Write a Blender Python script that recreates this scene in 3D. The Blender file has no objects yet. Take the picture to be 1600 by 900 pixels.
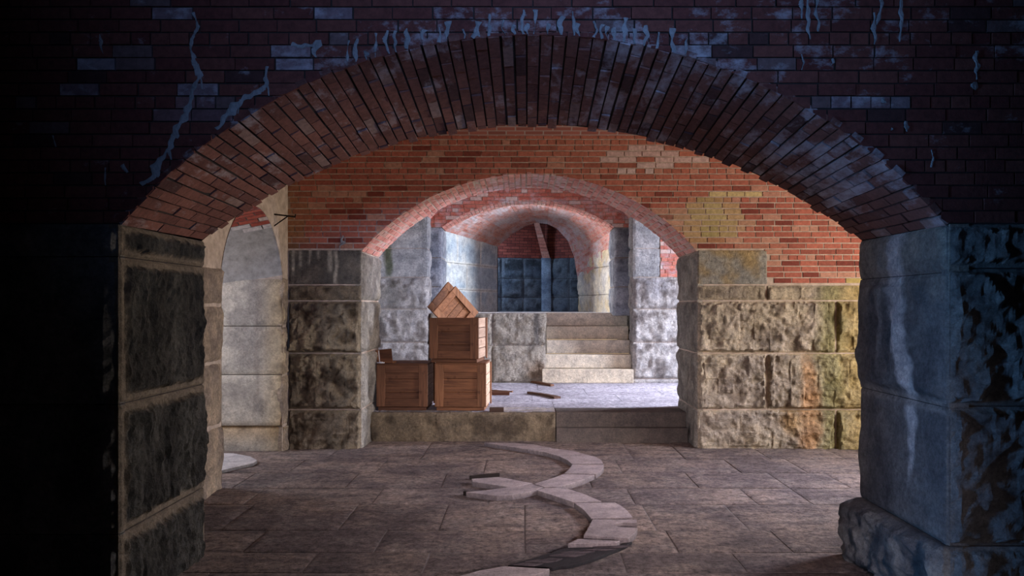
import bpy, math, random
from mathutils import Vector, noise, Matrix

# ------------------------------------------------------------------ camera, world, lights
SC = bpy.context.scene
COL = SC.collection
cam_data = bpy.data.cameras.new('camera')
cam = bpy.data.objects.new('camera', cam_data)
COL.objects.link(cam)
cam.location = (0, 0, 1.6)
cam.rotation_euler = (math.radians(90), 0, 0)
cam_data.sensor_width = 36.0
cam_data.lens = 1250 / 1600 * 36.0
cam_data.shift_x = -20 / 1600
cam_data.shift_y = 30 / 1600
cam_data.clip_start = 0.05
SC.camera = cam

SC.view_settings.view_transform = 'Standard'
SC.view_settings.look = 'None'
SC.view_settings.gamma = 1.0
SC.view_settings.use_curve_mapping = False
SC.view_settings.exposure = 0.0

w = bpy.data.worlds.new('sky')
SC.world = w
w.use_nodes = True
nt = w.node_tree
nt.nodes.clear()
wo = nt.nodes.new('ShaderNodeOutputWorld')
bg = nt.nodes.new('ShaderNodeBackground')
sky = nt.nodes.new('ShaderNodeTexSky')
sky.sky_type = 'NISHITA'
sky.sun_disc = False
sky.sun_elevation = math.radians(35)
bg.inputs['Strength'].default_value = 0.12
nt.links.new(sky.outputs['Color'], bg.inputs['Color'])
nt.links.new(bg.outputs[0], wo.inputs[0])


def area(name, loc, aim, sx, sy, power, color, spread=180):
    l = bpy.data.lights.new(name, 'AREA')
    l.shape = 'RECTANGLE'
    l.size = sx
    l.size_y = sy
    l.energy = power
    l.color = color
    l.spread = math.radians(spread)
    o = bpy.data.objects.new(name, l)
    COL.objects.link(o)
    o.location = loc
    d = Vector(aim) - Vector(loc)
    o.rotation_euler = d.to_track_quat('-Z', 'Y').to_euler()
    return o


# daylight through the bays' side embrasures / windows, plus added fill lamps without openings
area('daylight_camera_bay', (-4.55, 2.45, 1.5), (3.0, 4.55, 0.8), 0.5, 1.3, 42, (0.15, 0.42, 1.0), 60)
area('fill_camera_bay_rear_high', (1.4, -4.1, 2.7), (0.1, 4.1, 3.1), 0.8, 0.6, 16, (0.25, 0.45, 1.0), 34)  # added fill for the upper brickwork; the rear wall has no window
area('fill_camera_bay_rear', (0.8, -4.1, 2.2), (0.4, 6.5, 0.0), 0.7, 0.7, 30, (0.90, 0.80, 0.92), 26)  # added low fill on the foreground floor, in front of a closed wall
area('daylight_middle_bay_right', (6.1, 6.9, 1.75), (-2.0, 7.2, 1.1), 1.9, 1.7, 225, (1.0, 0.90, 0.80), 150)
area('daylight_middle_bay_left', (-4.9, 7.95, 1.75), (1.0, 7.6, 0.2), 0.9, 1.2, 75, (0.74, 0.80, 1.0), 160)
area('skylight_middle_bay_right', (6.0, 7.4, 2.6), (2.2, 7.2, 0.0), 1.2, 0.8, 75, (0.55, 0.64, 1.0), 70)
area('daylight_raised_bay_right', (7.6, 11.6, 3.0), (-0.5, 11.6, 0.3), 2.2, 2.4, 1350, (0.72, 0.77, 1.0), 120)
area('daylight_raised_bay_left', (-5.1, 12.0, 2.0), (0.0, 12.0, 1.2), 1.4, 1.8, 60, (0.8, 0.85, 1.0), 160)
area('fill_upper_room_right', (3.9, 14.75, 2.7), (-0.9, 17.2, 2.6), 0.8, 1.6, 420, (0.74, 0.84, 1.0), 150)  # added fill on the left splay, out of sight in the closed passage
area('fill_upper_room_left', (-3.9, 14.95, 2.7), (1.3, 16.3, 2.6), 0.8, 1.6, 320, (0.90, 0.90, 1.0), 150)  # added fill on the right splay, from the passage's other end
area('fill_rear_room', (-1.35, 18.1, 2.9), (0.8, 19.2, 2.2), 0.5, 0.9, 30, (0.45, 0.65, 1.0), 160)  # added blue fill; this chamber has no window


# ------------------------------------------------------------------ materials
def srgb(r, g, b):
    f = lambda c: ((c / 255 + 0.055) / 1.055) ** 2.4 if c / 255 > 0.04045 else c / 255 / 12.92
    return (f(r), f(g), f(b))


def new_mat(name, rough=0.9):
    m = bpy.data.materials.new(name)
    m.use_nodes = True
    n = m.node_tree
    b = n.nodes['Principled BSDF']
    b.inputs['Roughness'].default_value = rough
    b.inputs['Specular IOR Level'].default_value = 0.25
    return m, n, b


def tnoise(n, scale, detail=6, rough=0.6, vec=None, stretch=None):
    t = n.nodes.new('ShaderNodeTexNoise')
    t.inputs['Scale'].default_value = scale
    t.inputs['Detail'].default_value = detail
    t.inputs['Roughness'].default_value = rough
    tc = n.nodes.new('ShaderNodeTexCoord')
    src = tc.outputs['Object']
    if stretch:
        mp = n.nodes.new('ShaderNodeMapping')
        mp.inputs['Scale'].default_value = stretch
        n.links.new(src, mp.inputs['Vector'])
        src = mp.outputs['Vector']
    n.links.new(src, t.inputs['Vector'])
    return t.outputs['Fac']


def ramp(n, fac, stops):
    r = n.nodes.new('ShaderNodeValToRGB')
    e = r.color_ramp.elements
    while len(e) > 1:
        e.remove(e[-1])
    e[0].position = stops[0][0]
    e[0].color = (*stops[0][1], 1)
    for p, c in stops[1:]:
        x = e.new(p)
        x.color = (*c, 1)
    n.links.new(fac, r.inputs['Fac'])
    return r.outputs['Color']


def mixc(n, fac, a, b, mode='MIX'):
    x = n.nodes.new('ShaderNodeMix')
    x.data_type = 'RGBA'
    x.blend_type = mode
    for sock, v in ((x.inputs[0], fac), (x.inputs[6], a), (x.inputs[7], b)):
        if hasattr(v, 'links'):
            n.links.new(v, sock)
        elif isinstance(v, (int, float)):
            sock.default_value = v
        else:
            sock.default_value = (*v, 1)
    return x.outputs[2]


def attr(n, name, out='Color'):
    a = n.nodes.new('ShaderNodeAttribute')
    a.attribute_name = name
    return a.outputs[out]


def bump(n, b, h, strength, dist, prev=None):
    x = n.nodes.new('ShaderNodeBump')
    x.inputs['Strength'].default_value = strength
    x.inputs['Distance'].default_value = dist
    n.links.new(h, x.inputs['Height'])
    if prev is not None:
        n.links.new(prev, x.inputs['Normal'])
    n.links.new(x.outputs[0], b.inputs['Normal'])
    return x.outputs[0]


def granite_mat(name, fine=60, contrast=0.35, bstr=0.8, rel=1.0):
    m, n, b = new_mat(name, 0.88)
    c = attr(n, 'Col')
    sp = ramp(n, tnoise(n, fine * .5, 8, 0.85), [(0.36, (1 - contrast * 1.3,) * 3), (0.62, (1 + contrast * .6,) * 3)])
    c = mixc(n, 1.0, c, sp, 'MULTIPLY')
    sp2 = ramp(n, tnoise(n, 7, 8, 0.75), [(0.36, (0.66, 0.66, 0.68)), (0.64, (1.2, 1.18, 1.15))])
    c = mixc(n, 1.0, c, sp2, 'MULTIPLY')
    n.links.new(c, b.inputs['Base Color'])
    p = bump(n, b, tnoise(n, 14, 10, 0.75), 1.0, 0.09 * rel)
    bump(n, b, tnoise(n, fine * 1.3, 6, 0.7), bstr, 0.006, p)
    return m


def brick_mat(name):
    m, n, b = new_mat(name, 0.86)
    c = attr(n, 'Col')
    sp = ramp(n, tnoise(n, 30, 8, 0.7), [(0.3, (0.62, 0.6, 0.6)), (0.72, (1.25, 1.2, 1.2))])
    c = mixc(n, 1.0, c, sp, 'MULTIPLY')
    e = attr(n, 'Eff', 'Fac')
    s1 = tnoise(n, 5.5, 9, 0.72, stretch=(1.0, 0.55, 1.5))
    ad = n.nodes.new('ShaderNodeMath')
    ad.operation = 'ADD'
    n.links.new(s1, ad.inputs[0])
    n.links.new(e, ad.inputs[1])
    f = ramp(n, ad.outputs[0], [(0.60, (0, 0, 0)), (0.82, (0.75,) * 3), (1.0, (1,) * 3)])
    c = mixc(n, f, c, (0.50, 0.47, 0.48))
    n.links.new(c, b.inputs['Base Color'])
    bump(n, b, tnoise(n, 45, 8, 0.7), 0.55, 0.006)
    return m


def mortar_mat(name, col):
    m, n, b = new_mat(name, 0.95)
    c = ramp(n, tnoise(n, 12, 8, 0.7), [(0.3, tuple(x * 0.6 for x in col)), (0.7, tuple(min(1, x * 1.25) for x in col))])
    n.links.new(c, b.inputs['Base Color'])
    bump(n, b, tnoise(n, 60, 6, 0.7), 0.5, 0.005)
    return m


def wood_mat(name, axis, c0, c1):
    m, n, b = new_mat(name, 0.7)
    st = [14, 14, 14]
    st[axis] = 0.9
    f = tnoise(n, 3.0, 8, 0.7, stretch=tuple(st))
    c = ramp(n, f, [(0.28, c0), (0.5, tuple((a + b_) / 2 for a, b_ in zip(c0, c1))), (0.72, c1)])
    kn = ramp(n, tnoise(n, 7, 3, 0.5), [(0.28, (0.45, 0.4, 0.35)), (0.38, (1, 1, 1))])
    c = mixc(n, 1.0, c, kn, 'MULTIPLY')
    c = mixc(n, 1.0, c, attr(n, 'Col'), 'MULTIPLY')
    n.links.new(c, b.inputs['Base Color'])
    bump(n, b, f, 0.35, 0.004)
    return m


def plain_brick_mat(name):
    """out-of-the-way brick surfaces: UV in metres"""
    m, n, b = new_mat(name, 0.9)
    uv = n.nodes.new('ShaderNodeUVMap')
    t = n.nodes.new('ShaderNodeTexBrick')
    t.inputs['Scale'].default_value = 1.0
    t.inputs['Brick Width'].default_value = 0.21
    t.inputs['Row Height'].default_value = 0.072
    t.inputs['Mortar Size'].default_value = 0.008
    t.inputs['Color1'].default_value = (0.20, 0.065, 0.045, 1)
    t.inputs['Color2'].default_value = (0.30, 0.10, 0.07, 1)
    t.inputs['Mortar'].default_value = (0.30, 0.22, 0.18, 1)
    n.links.new(uv.outputs[0], t.inputs['Vector'])
    n.links.new(t.outputs['Color'], b.inputs['Base Color'])
    return m


M_GRAN = granite_mat('granite')
M_GRAN_FINE = granite_mat('granite_dressed', 90, 0.28, 0.6, 0.22)
M_FLOOR = granite_mat('granite_paving', 40, 0.6, 0.9, 0.3)
M_BRICK = brick_mat('brick')
M_MORT_DARK = mortar_mat('mortar_dark', (0.035, 0.026, 0.022))
M_MORT_PINK = mortar_mat('mortar_pink', (0.46, 0.35, 0.27))
M_MORT_TAN = mortar_mat('mortar_tan', (0.28, 0.22, 0.16))
M_PLASTER = mortar_mat('lime_plaster', (0.42, 0.33, 0.25))
M_CALC = mortar_mat('calcite', (0.25, 0.245, 0.24))
M_WOODX = wood_mat('crate_wood_across', 0, (0.055, 0.022, 0.009), (0.21, 0.095, 0.040))
M_WOODZ = wood_mat('crate_wood_upright', 2, (0.070, 0.030, 0.013), (0.24, 0.115, 0.052))
M_WOODY = wood_mat('crate_wood_side', 1, (0.25, 0.17, 0.11), (0.50, 0.38, 0.28))
M_IRON, _n, _b = new_mat('rusty_iron', 0.6)
_b.inputs['Base Color'].default_value = (0.02, 0.014, 0.011, 1)
_b.inputs['Metallic'].default_value = 0.6
M_STRING, _n, _b = new_mat('white_cord', 0.8)
_b.inputs['Base Color'].default_value = (0.6, 0.58, 0.55, 1)
M_UV = plain_brick_mat('brick_plain')


# ------------------------------------------------------------------ mesh collector
class MB:
    def __init__(s):
        s.v = []; s.f = []; s.c = []; s.e = []; s.m = []; s.uv = None

    def vert(s, p, c=(1, 1, 1), e=0.0):
        s.v.append(tuple(p)); s.c.append((c[0], c[1], c[2], 1.0)); s.e.append(e)
        return len(s.v) - 1

    def face(s, ids, mi=0):
        s.f.append(tuple(ids)); s.m.append(mi)

    def quad(s, a, b, c, d, col=(1, 1, 1), e=0, mi=0):
        i = [s.vert(p, col, e) for p in (a, b, c, d)]
        s.face(i, mi)

    def box(s, x0, x1, y0, y1, z0, z1, col=(1, 1, 1), M=None, bev=0.0, mi=0):
        if bev <= 0:
            P = [(x, y, z) for z in (z0, z1) for (x, y) in ((x0, y0), (x1, y0), (x1, y1), (x0, y1))]
            F = [(3, 2, 1, 0), (4, 5, 6, 7), (0, 1, 5, 4), (1, 2, 6, 5), (2, 3, 7, 6), (3, 0, 4, 7)]
        else:
            b = bev
            P = []; F = []
            for z, k in ((z0, b), (z0 + b, 0), (z1 - b, 0), (z1, b)):
                P += [(x0 + k + b * (k == 0), y0 + k, z), (x1 - k - b * (k == 0), y0 + k, z), (x1 - k, y0 + k + b * (k == 0), z), (x1 - k, y1 - k - b * (k == 0), z),
                      (x1 - k - b * (k == 0), y1 - k, z), (x0 + k + b * (k == 0), y1 - k, z), (x0 + k, y1 - k - b * (k == 0), z), (x0 + k, y0 + k + b * (k == 0), z)]
            for r in range(3):
                for i in range(8):
                    j = (i + 1) % 8
                    F.append((r * 8 + i, r * 8 + j, r * 8 + 8 + j, r * 8 + 8 + i))
            F.append(tuple(range(7, -1, -1))); F.append(tuple(range(24, 32)))
        if M is not None:
            P = [tuple(M @ Vector(p)) for p in P]
        o = len(s.v)
        for p in P:
            s.vert(p, col)
        for f in F:
            s.face([o + i for i in f], mi)

    def build(s, name, mats, parent=None, smooth=False):
        me = bpy.data.meshes.new(name)
        me.from_pydata(s.v, [], s.f)
        a = me.attributes.new('Col', 'FLOAT_COLOR', 'POINT')
        a.data.foreach_set('color', [x for c in s.c for x in c])
        a = me.attributes.new('Eff', 'FLOAT', 'POINT')
        a.data.foreach_set('value', s.e)
        if not isinstance(mats, (list, tuple)):
            mats = [mats]
        for m in mats:
            me.materials.append(m)
        me.polygons.foreach_set('material_index', s.m)
        if smooth:
            me.polygons.foreach_set('use_smooth', [True] * len(s.f))
        if s.uv:
            u = me.uv_layers.new(name='UVMap')
            for lp in me.loops:
                u.data[lp.index].uv = s.uv[lp.vertex_index]
        me.update()
        o = bpy.data.objects.new(name, me)
        COL.objects.link(o)
        if parent is not None:
            o.parent = parent
        return o


def structure(o):
    o['kind'] = 'structure'
    return o


def tag(o, label, cat, group=None):
    o['label'] = label
    o['category'] = cat
    if group:
        o['group'] = group
    return o


def empty(name, loc, rz=0.0):
    o = bpy.data.objects.new(name, None)
    o.empty_display_size = 0.1
    COL.objects.link(o)
    o.location = loc
    o.rotation_euler = (0, 0, rz)
    return o


def sm(a, b, x):
    t = max(0.0, min(1.0, (x - a) / (b - a)))
    return t * t * (3 - 2 * t)


def lerp(a, b, t):
    return tuple(x + (y - x) * t for x, y in zip(a, b))


def scal(c, k):
    return tuple(x * k for x in c)


def fr(p, s, o=4):
    return noise.fractal(Vector(p) * s, 0.9, 2.1, o)


# ------------------------------------------------------------------ rock-faced granite block
def rock(mb, O, U, V, N, u0, u1, v0, v1, amp=0.03, margin=0.03, res=0.03, col=None, seed=0.0,
         gap=0.005, edged=0.012, skirt=0.05, aniso=(1, 1, 1), free=(0, 0, 0, 0), base=0.0, freq=1.0):
    """a block face on plane O + u U + v V, bulging along N.
    free = (left,right,bottom,top) 1 where the bulge runs to the edge (ragged arris)"""
    O, U, V, N = Vector(O), Vector(U), Vector(V), Vector(N)
    u0 += gap; u1 -= gap; v0 += gap; v1 -= gap
    nu = max(3, int((u1 - u0) / res)); nv = max(3, int((v1 - v0) / res))
    ids = []
    so = Vector((seed * 3.7, seed * 1.9, seed * 5.3))
    for j in range(nv + 1):
        row = []
        for i in range(nu + 1):
            u = u0 + (u1 - u0) * i / nu; v = v0 + (v1 - v0) * j / nv
            P = O + U * u + V * v
            q = Vector((P.x * aniso[0], P.y * aniso[1], P.z * aniso[2])) + so
            wob = 0.016 * noise.noise(q * 13) + 0.012 * noise.noise(q * 31)
            m = margin
            d = 9.0
            if not free[0]: d = min(d, u - u0)
            if not free[1]: d = min(d, u1 - u)
            if not free[2]: d = min(d, v - v0)
            if not free[3]: d = min(d, v1 - v)
            r = sm(m * 0.8, m + 0.018, d + wob) if m > 0 else sm(-0.005, 0.05, d + wob)
            qf = q * freq
            big = noise.noise(qf * 2.1) * 0.5
            med = noise.noise(qf * 5.7) * 0.42
            rid = (0.35 - abs(noise.noise(qf * 4.3 + Vector((9, 2, 5)))) * 1.4) * 0.5
            hi = noise.noise(qf * 12.5) * 0.30 + noise.noise(qf * 24.0) * 0.20
            cell = noise.cell(qf * 6.0) * 0.16
            h = 0.5 + big + med + rid + cell + hi
            h = max(h, -0.02)
            edge = edged * sm(0.014, 0.0, min(u - u0, u1 - u, v - v0, v1 - v))
            rag = 0.0
            for k, (dd) in enumerate((u - u0, u1 - u)):
                if free[k]:
                    rag += 0.02 * noise.noise(q * 4) * sm(0.10, 0.0, dd)
            P2 = P + N * (base + amp * h * r - edge + 0.002 * noise.noise(q * 40))
            if free[0] or free[1]:
                sgn = (1 if free[1] else -1)
                dd = (u1 - u) if free[1] else (u - u0)
                P2 += U * sgn * (0.035 * noise.noise(q * 3.3) + 0.02 * noise.noise(q * 9)) * sm(0.12, 0.0, dd)
            c = col(P, r, h, q) if col else (0.3, 0.28, 0.25)
            row.append(mb.vert(P2, c, r))
        ids.append(row)
    for j in range(nv):
        for i in range(nu):
            mb.face((ids[j][i], ids[j][i + 1], ids[j + 1][i + 1], ids[j + 1][i]))
    ring = ids[0][:] + [ids[j][nu] for j in range(1, nv + 1)] + ids[nv][-2::-1] + [ids[j][0] for j in range(nv - 1, 0, -1)]
    ring = [mb.vert(mb.v[k], mb.c[k][:3]) for k in ring]
    low = []
    for k in ring:
        low.append(mb.vert(Vector(mb.v[k]) - N * skirt, mb.c[k][:3]))
    L = len(ring)
    for k in range(L):
        mb.face((ring[k], low[k], low[(k + 1) % L], ring[(k + 1) % L]))


# ------------------------------------------------------------------ circular segment arch profile
class Arch:
    def __init__(s, xl, xr, spring, crown):
        s.cx = (xl + xr) / 2; s.h = (xr - xl) / 2; s.spring = spring
        r = crown - spring
        s.R = (s.h ** 2 + r ** 2) / (2 * r); s.zc = crown - s.R; s.crown = crown
        s.a = math.asin(min(1, s.h / s.R))
        if r > s.h: s.a = math.pi - s.a

    def z(s, x):
        d = x - s.cx
        if abs(d) >= s.h: return None
        return s.zc + math.sqrt(s.R ** 2 - d * d)

    def pt(s, t, off=0.0):          # t 0..1 left to right
        a = -s.a + 2 * s.a * t
        return (s.cx + (s.R + off) * math.sin(a), s.zc + (s.R + off) * math.cos(a))

    def length(s):
        return 2 * s.a * s.R


def wall_core(name, x0, x1, y0, y1, ztop, A, B, mats, rec=0.012, zbot=-0.05, n=48):
    """solid wall with one arched opening, profile A at y0 and B at y1 (rec = recess behind the facing)"""
    mb = MB()
    ya, yb = y0 + rec, y1 - rec
    for (y, Q, flip) in ((ya, A, False), (yb, B, True)):
        l, r = Q.cx - Q.h - rec, Q.cx + Q.h + rec
        def q(a, b, c, d):
            mb.quad(*((a, b, c, d) if not flip else (d, c, b, a)))
        zs = Q.spring
        q((x0, y, zbot), (l, y, zbot), (l, y, zs), (x0, y, zs))
        q((r, y, zbot), (x1, y, zbot), (x1, y, zs), (r, y, zs))
        q((x0, y, zs), (l, y, zs), (l, y, ztop), (x0, y, ztop))
        q((r, y, zs), (x1, y, zs), (x1, y, ztop), (r, y, ztop))
        for k in range(n):
            a = Q.pt(k / n, rec); b = Q.pt((k + 1) / n, rec)
            if k == 0: a = (l, zs)
            if k == n - 1: b = (r, zs)
            q((a[0], y, a[1]), (b[0], y, b[1]), (b[0], y, ztop), (a[0], y, ztop))
    for k in range(n):
        a = A.pt(k / n, rec); b = A.pt((k + 1) / n, rec); c = B.pt((k + 1) / n, rec); d = B.pt(k / n, rec)
        mb.quad((a[0], ya, a[1]), (d[0], yb, d[1]), (c[0], yb, c[1]), (b[0], ya, b[1]))
    for sg in (-1, 1):
        xa = A.cx + sg * (A.h + rec); xb = B.cx + sg * (B.h + rec)
        mb.quad((xa, ya, zbot), (xb, yb, zbot), (xb, yb, B.spring), (xa, ya, A.spring))
    mb.quad((x0, ya, ztop), (x1, ya, ztop), (x1, yb, ztop), (x0, yb, ztop))
    mb.quad((x0, ya, zbot), (x0, ya, ztop), (x0, yb, ztop), (x0, yb, zbot))
    mb.quad((x1, ya, zbot), (x1, ya, ztop), (x1, yb, ztop), (x1, yb, zbot))
    return structure(mb.build(name, mats))


def brick_face(mb, y, x0, x1, z0, z1, A, colf, L=0.205, H=0.0655, j=0.0075, rng=None, depth=0.02, clip=None, jit=0.004, ny=-1):
    """coursed bricks on the plane y, cut by arch A; clip(x,z) False drops a brick"""
    nrow = int(round((z1 - z0) / H))
    for r in range(nrow):
        za = z0 + r * H + j / 2; zb = z0 + (r + 1) * H - j / 2
        head = (r % 5 == 4)
        Lr = L / 2 if head else L
        x = x0 - rng.random() * L
        while x < x1:
            xa = x + j / 2 + rng.uniform(-.003, .003); xb = x + Lr * rng.uniform(.96, 1.04) - j / 2
            x = xb + j / 2
            a_, b_ = max(xa, x0), min(xb, x1)
            if b_ - a_ < 0.02: continue
            cx, cz = (a_ + b_) / 2, (za + zb) / 2
            if clip and not clip(cx, cz): continue
            dz = rng.uniform(-.0015, .0015)
            c, e = colf(cx, cz, rng)
            yo = y + ny * rng.uniform(-jit, jit)
            # does it touch the arch?
            touch = A is not None and any((A.z(t) or -9) > za or (abs(t - A.cx) < A.h and za < A.spring) for t in (a_, cx, b_))
            n = 6 if touch else 1
            xs = [a_ + (b_ - a_) * k / n for k in range(n + 1)]
            cols = []
            for t in xs:
                bz = za
                if A is not None:
                    q = A.z(t)
                    if q is not None: bz = max(za, q + 0.002)
                cols.append((t, bz))
            seg = []
            for t, bz in cols + [(None, None)]:
                if t is not None and bz < zb - 0.003:
                    seg.append((t, bz))
                else:
                    if len(seg) >= 2:
                        emit_brick(mb, seg, zb + dz, yo, depth, c, e, ny)
                    seg = []


def emit_brick(mb, seg, zt, y, depth, c, e, ny):
    lo = [mb.vert((t, y, b), c, e) for t, b in seg]
    hi = [mb.vert((t, y, zt), c, e) for t, b in seg]
    n = len(seg)
    for k in range(n - 1):
        mb.face((lo[k], lo[k + 1], hi[k + 1], hi[k]) if ny < 0 else (hi[k], hi[k + 1], lo[k + 1], lo[k]))
    ring = lo + hi[::-1]
    bk = [mb.vert((mb.v[i][0], y - ny * depth, mb.v[i][2]), scal(c, .8), e) for i in ring]
    for k in range(len(ring)):
        j = (k + 1) % len(ring)
        mb.face((ring[k], bk[k], bk[j], ring[j]))


def brick_vault(mb, A, y0, B, y1, colf, rng, H=0.068, L=0.21, j=0.008, jit=0.006, depth=0.03, ragged=0.02, t0=0.0, t1=1.0):
    """bricks lining the intrados between profile A (at y0) and B (at y1), courses running front to back"""
    D = y1 - y0
    n = int(A.length() * (t1 - t0) / H)
    for k in range(n):
        a = t0 + (t1 - t0) * k / n; b = t0 + (t1 - t0) * (k + 1) / n
        g = j / A.length() * 0.5
        a += g * rng.uniform(.6, 1.8); b -= g * rng.uniform(.6, 1.8)
        s = -rng.random() * L - ragged
        s = -(0.5 * L if k % 2 else 0)
        off_end = D + rng.uniform(-ragged, ragged)
        beg = rng.uniform(-ragged * .4, ragged * .4)
        while s < off_end:
            sa = s + j / 2; sb = s + L * rng.uniform(.95, 1.05) - j / 2
            s = sb + j / 2
            p, q = max(sa, beg), min(sb, off_end)
            if q - p < 0.025: continue
            h = rng.uniform(-jit, jit) - 0.001
            c, e = colf((a + b) / 2, (p + q) / 2, rng)
            vs = []
            hq = [h + rng.uniform(-.0025, .0025) for _ in range(4)]
            for idx, (tt, ss) in enumerate(((a, p), (a, q), (b, q), (b, p))):
                w_ = ss / D
                pa = A.pt(tt, -hq[idx]); pb = B.pt(tt, -hq[idx])
                vs.append((pa[0] + (pb[0] - pa[0]) * w_, y0 + ss, pa[1] + (pb[1] - pa[1]) * w_))
            bk = []
            for idx, (tt, ss) in enumerate(((a, p), (a, q), (b, q), (b, p))):
                w_ = ss / D
                pa = A.pt(tt, depth); pb = B.pt(tt, depth)
                bk.append((pa[0] + (pb[0] - pa[0]) * w_, y0 + ss, pa[1] + (pb[1] - pa[1]) * w_))
            i = [mb.vert(v, c, e) for v in vs]; o = [mb.vert(v, scal(c, .8), e) for v in bk]
            mb.face((i[0], i[1], i[2], i[3]))
            for z in range(4):
                zz = (z + 1) % 4
                mb.face((i[z], o[z], o[zz], i[zz]))


# ------------------------------------------------------------------ granite colours
G_GREY = srgb(150, 146, 140); G_TAN = srgb(186, 165, 132); G_DARK = srgb(84, 76, 68)
G_YEL = srgb(205, 165, 90); G_GREEN = srgb(130, 135, 70); G_WHITE = srgb(205, 203, 200); G_ORA = srgb(180, 120, 66)


def gran(P, r, h, q, base=G_GREY, marg=G_TAN, dark=G_DARK, dk=0.5):
    n = fr(P, 1.3, 3); n2 = noise.noise(q * 4.5) + .6 * noise.noise(q * 10)
    c = lerp(base, marg, sm(-.4, .5, n))
    c = lerp(c, dark, dk * sm(0.0, 0.5, n2 - 0.35 * (h - .6)) * r)
    c = lerp(lerp(marg, c, 0.35), c, r)
    return c


def blob(P, x, z, rx, rz, k=0.35):
    d = math.hypot((P[0] - x) / rx, (P[2] - z) / rz)
    return sm(1.0, 0.35, d + k * fr(P, 3.0, 3))


# ================================================================== WALL 1 (nearest arch)
Y1a, Y1b = 4.11, 5.20
A1 = Arch(-2.082, 2.171, 2.02, 2.998)
B1 = Arch(-2.082, 2.176, 2.03, 2.773)
wall_front = wall_core('wall_front', -4.6, 5.4, Y1a, Y1b, 4.0, A1, B1, M_MORT_DARK)

rng = random.Random(11)


def c_front(x, z, r):
    base = lerp(srgb(92, 48, 42), srgb(108, 62, 52), r.random())
    if r.random() < 0.04: base = srgb(104, 82, 78)
    if r.random() < 0.04: base = srgb(72, 46, 42)
    e = -0.05 + 0.06 * r.random()
    d = (A1.R - math.hypot(x - A1.cx, z - A1.zc))
    if -0.16 < d < 0.0 and -1.1 < x < 1.0: e += 0.11
    if x > 0.8 and z > 2.8: e += 0.07
    px, py = 820 + 304.1 * x, 480 - 304.1 * (z - 1.6)
    for (bx, bz, kk_) in ((128, 110, 1), (140, 150, .7), (290, 132, .8), (288, 20, .7), (445, 97, .9), (480, 79, .7), (530, 22, .8), (300, 170, .4), (1330, 160, .7), (1390, 158, .6)):
        if abs(px - bx) < 34 and abs(py - bz) < 10: e += 0.16 * kk_; base = lerp(base, (0.3, 0.27, 0.29), .5 * kk_)
    return base, e


mb = MB()
brick_face(mb, Y1a, -4.5, 5.3, 2.03, 4.0, A1, c_front, rng=rng)
mb.build('brick_facing', M_BRICK, wall_front)


def c_vault1(t, s, r):
    base = lerp(srgb(100, 64, 56), srgb(124, 82, 70), r.random())
    if r.random() < 0.06: base = srgb(134, 108, 98)
    if r.random() < 0.06: base = srgb(78, 50, 46)
    e = 0.0 + 0.05 * r.random()
    if 0.52 < t < 0.96: e += 0.05
    if 0.58 < t < 0.66: e += 0.06
    if s < 0.14: e += 0.04
    if 0.80 < t < 0.93 and 0.3 < s < 0.95: e += 0.12
    if 0.15 < t < 0.42: e += 0.03
    return base, e


mb = MB()
brick_vault(mb, A1, Y1a, B1, Y1b, c_vault1, rng, L=0.21, jit=0.006, j=0.009, ragged=0.025)
mb.build('arch_brickwork', M_BRICK, wall_front)

# left pier reveal
mb = MB()


def c_leftrev(P, r, h, q):
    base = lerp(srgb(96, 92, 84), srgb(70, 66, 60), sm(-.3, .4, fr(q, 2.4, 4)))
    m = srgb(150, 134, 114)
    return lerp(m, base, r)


XL = -2.082
O, U, V, N = (XL, 0, 0), (0, 1, 0), (0, 0, 1), (1, 0, 0)
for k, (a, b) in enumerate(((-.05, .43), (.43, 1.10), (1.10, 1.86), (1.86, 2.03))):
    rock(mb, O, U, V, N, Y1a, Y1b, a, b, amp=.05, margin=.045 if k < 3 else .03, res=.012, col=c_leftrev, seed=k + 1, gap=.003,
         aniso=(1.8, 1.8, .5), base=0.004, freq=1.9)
# rounded corner blocks at the far arris
mb.build('left_pier_blocks', M_GRAN, wall_front, False)

# right pier reveal
mb = MB()
XR = 2.171


def c_rightrev(P, r, h, q):
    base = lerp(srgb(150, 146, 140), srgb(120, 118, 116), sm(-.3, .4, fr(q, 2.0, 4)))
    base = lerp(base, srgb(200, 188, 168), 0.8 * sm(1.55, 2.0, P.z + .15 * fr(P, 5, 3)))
    # pale mineral run
    cy = 4.62 + 0.06 * math.sin(P.z * 4.2) - 0.14 * sm(1.5, .6, P.z) + .03 * noise.noise(Vector((0, 0, P.z * 7)))
    wd = 0.085 * sm(0.55, 1.2, P.z) + 0.022 + .03 * sm(1.2, 2, P.z)
    s = sm(1.0, 0.35, abs(P.y - cy) / wd + .3 * fr(P, 9, 3)) * sm(.55, .75, P.z)
    base = lerp(base, srgb(248, 242, 234), s)
    cy2 = 4.85
    s = sm(1.0, 0.3, abs(P.y - cy2) / .06 + .5 * fr(P, 6, 3)) * sm(1.1, 1.5, P.z)
    base = lerp(base, srgb(205, 198, 188), .5 * s)
    if P.z < .36: base = lerp(base, srgb(170, 165, 155), sm(.0, .5, fr(P, 4, 4)))
    jn = sm(.05, .02, abs(P.z - 1.08))
    return lerp(base, srgb(190, 180, 168), .7 * jn)


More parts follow.
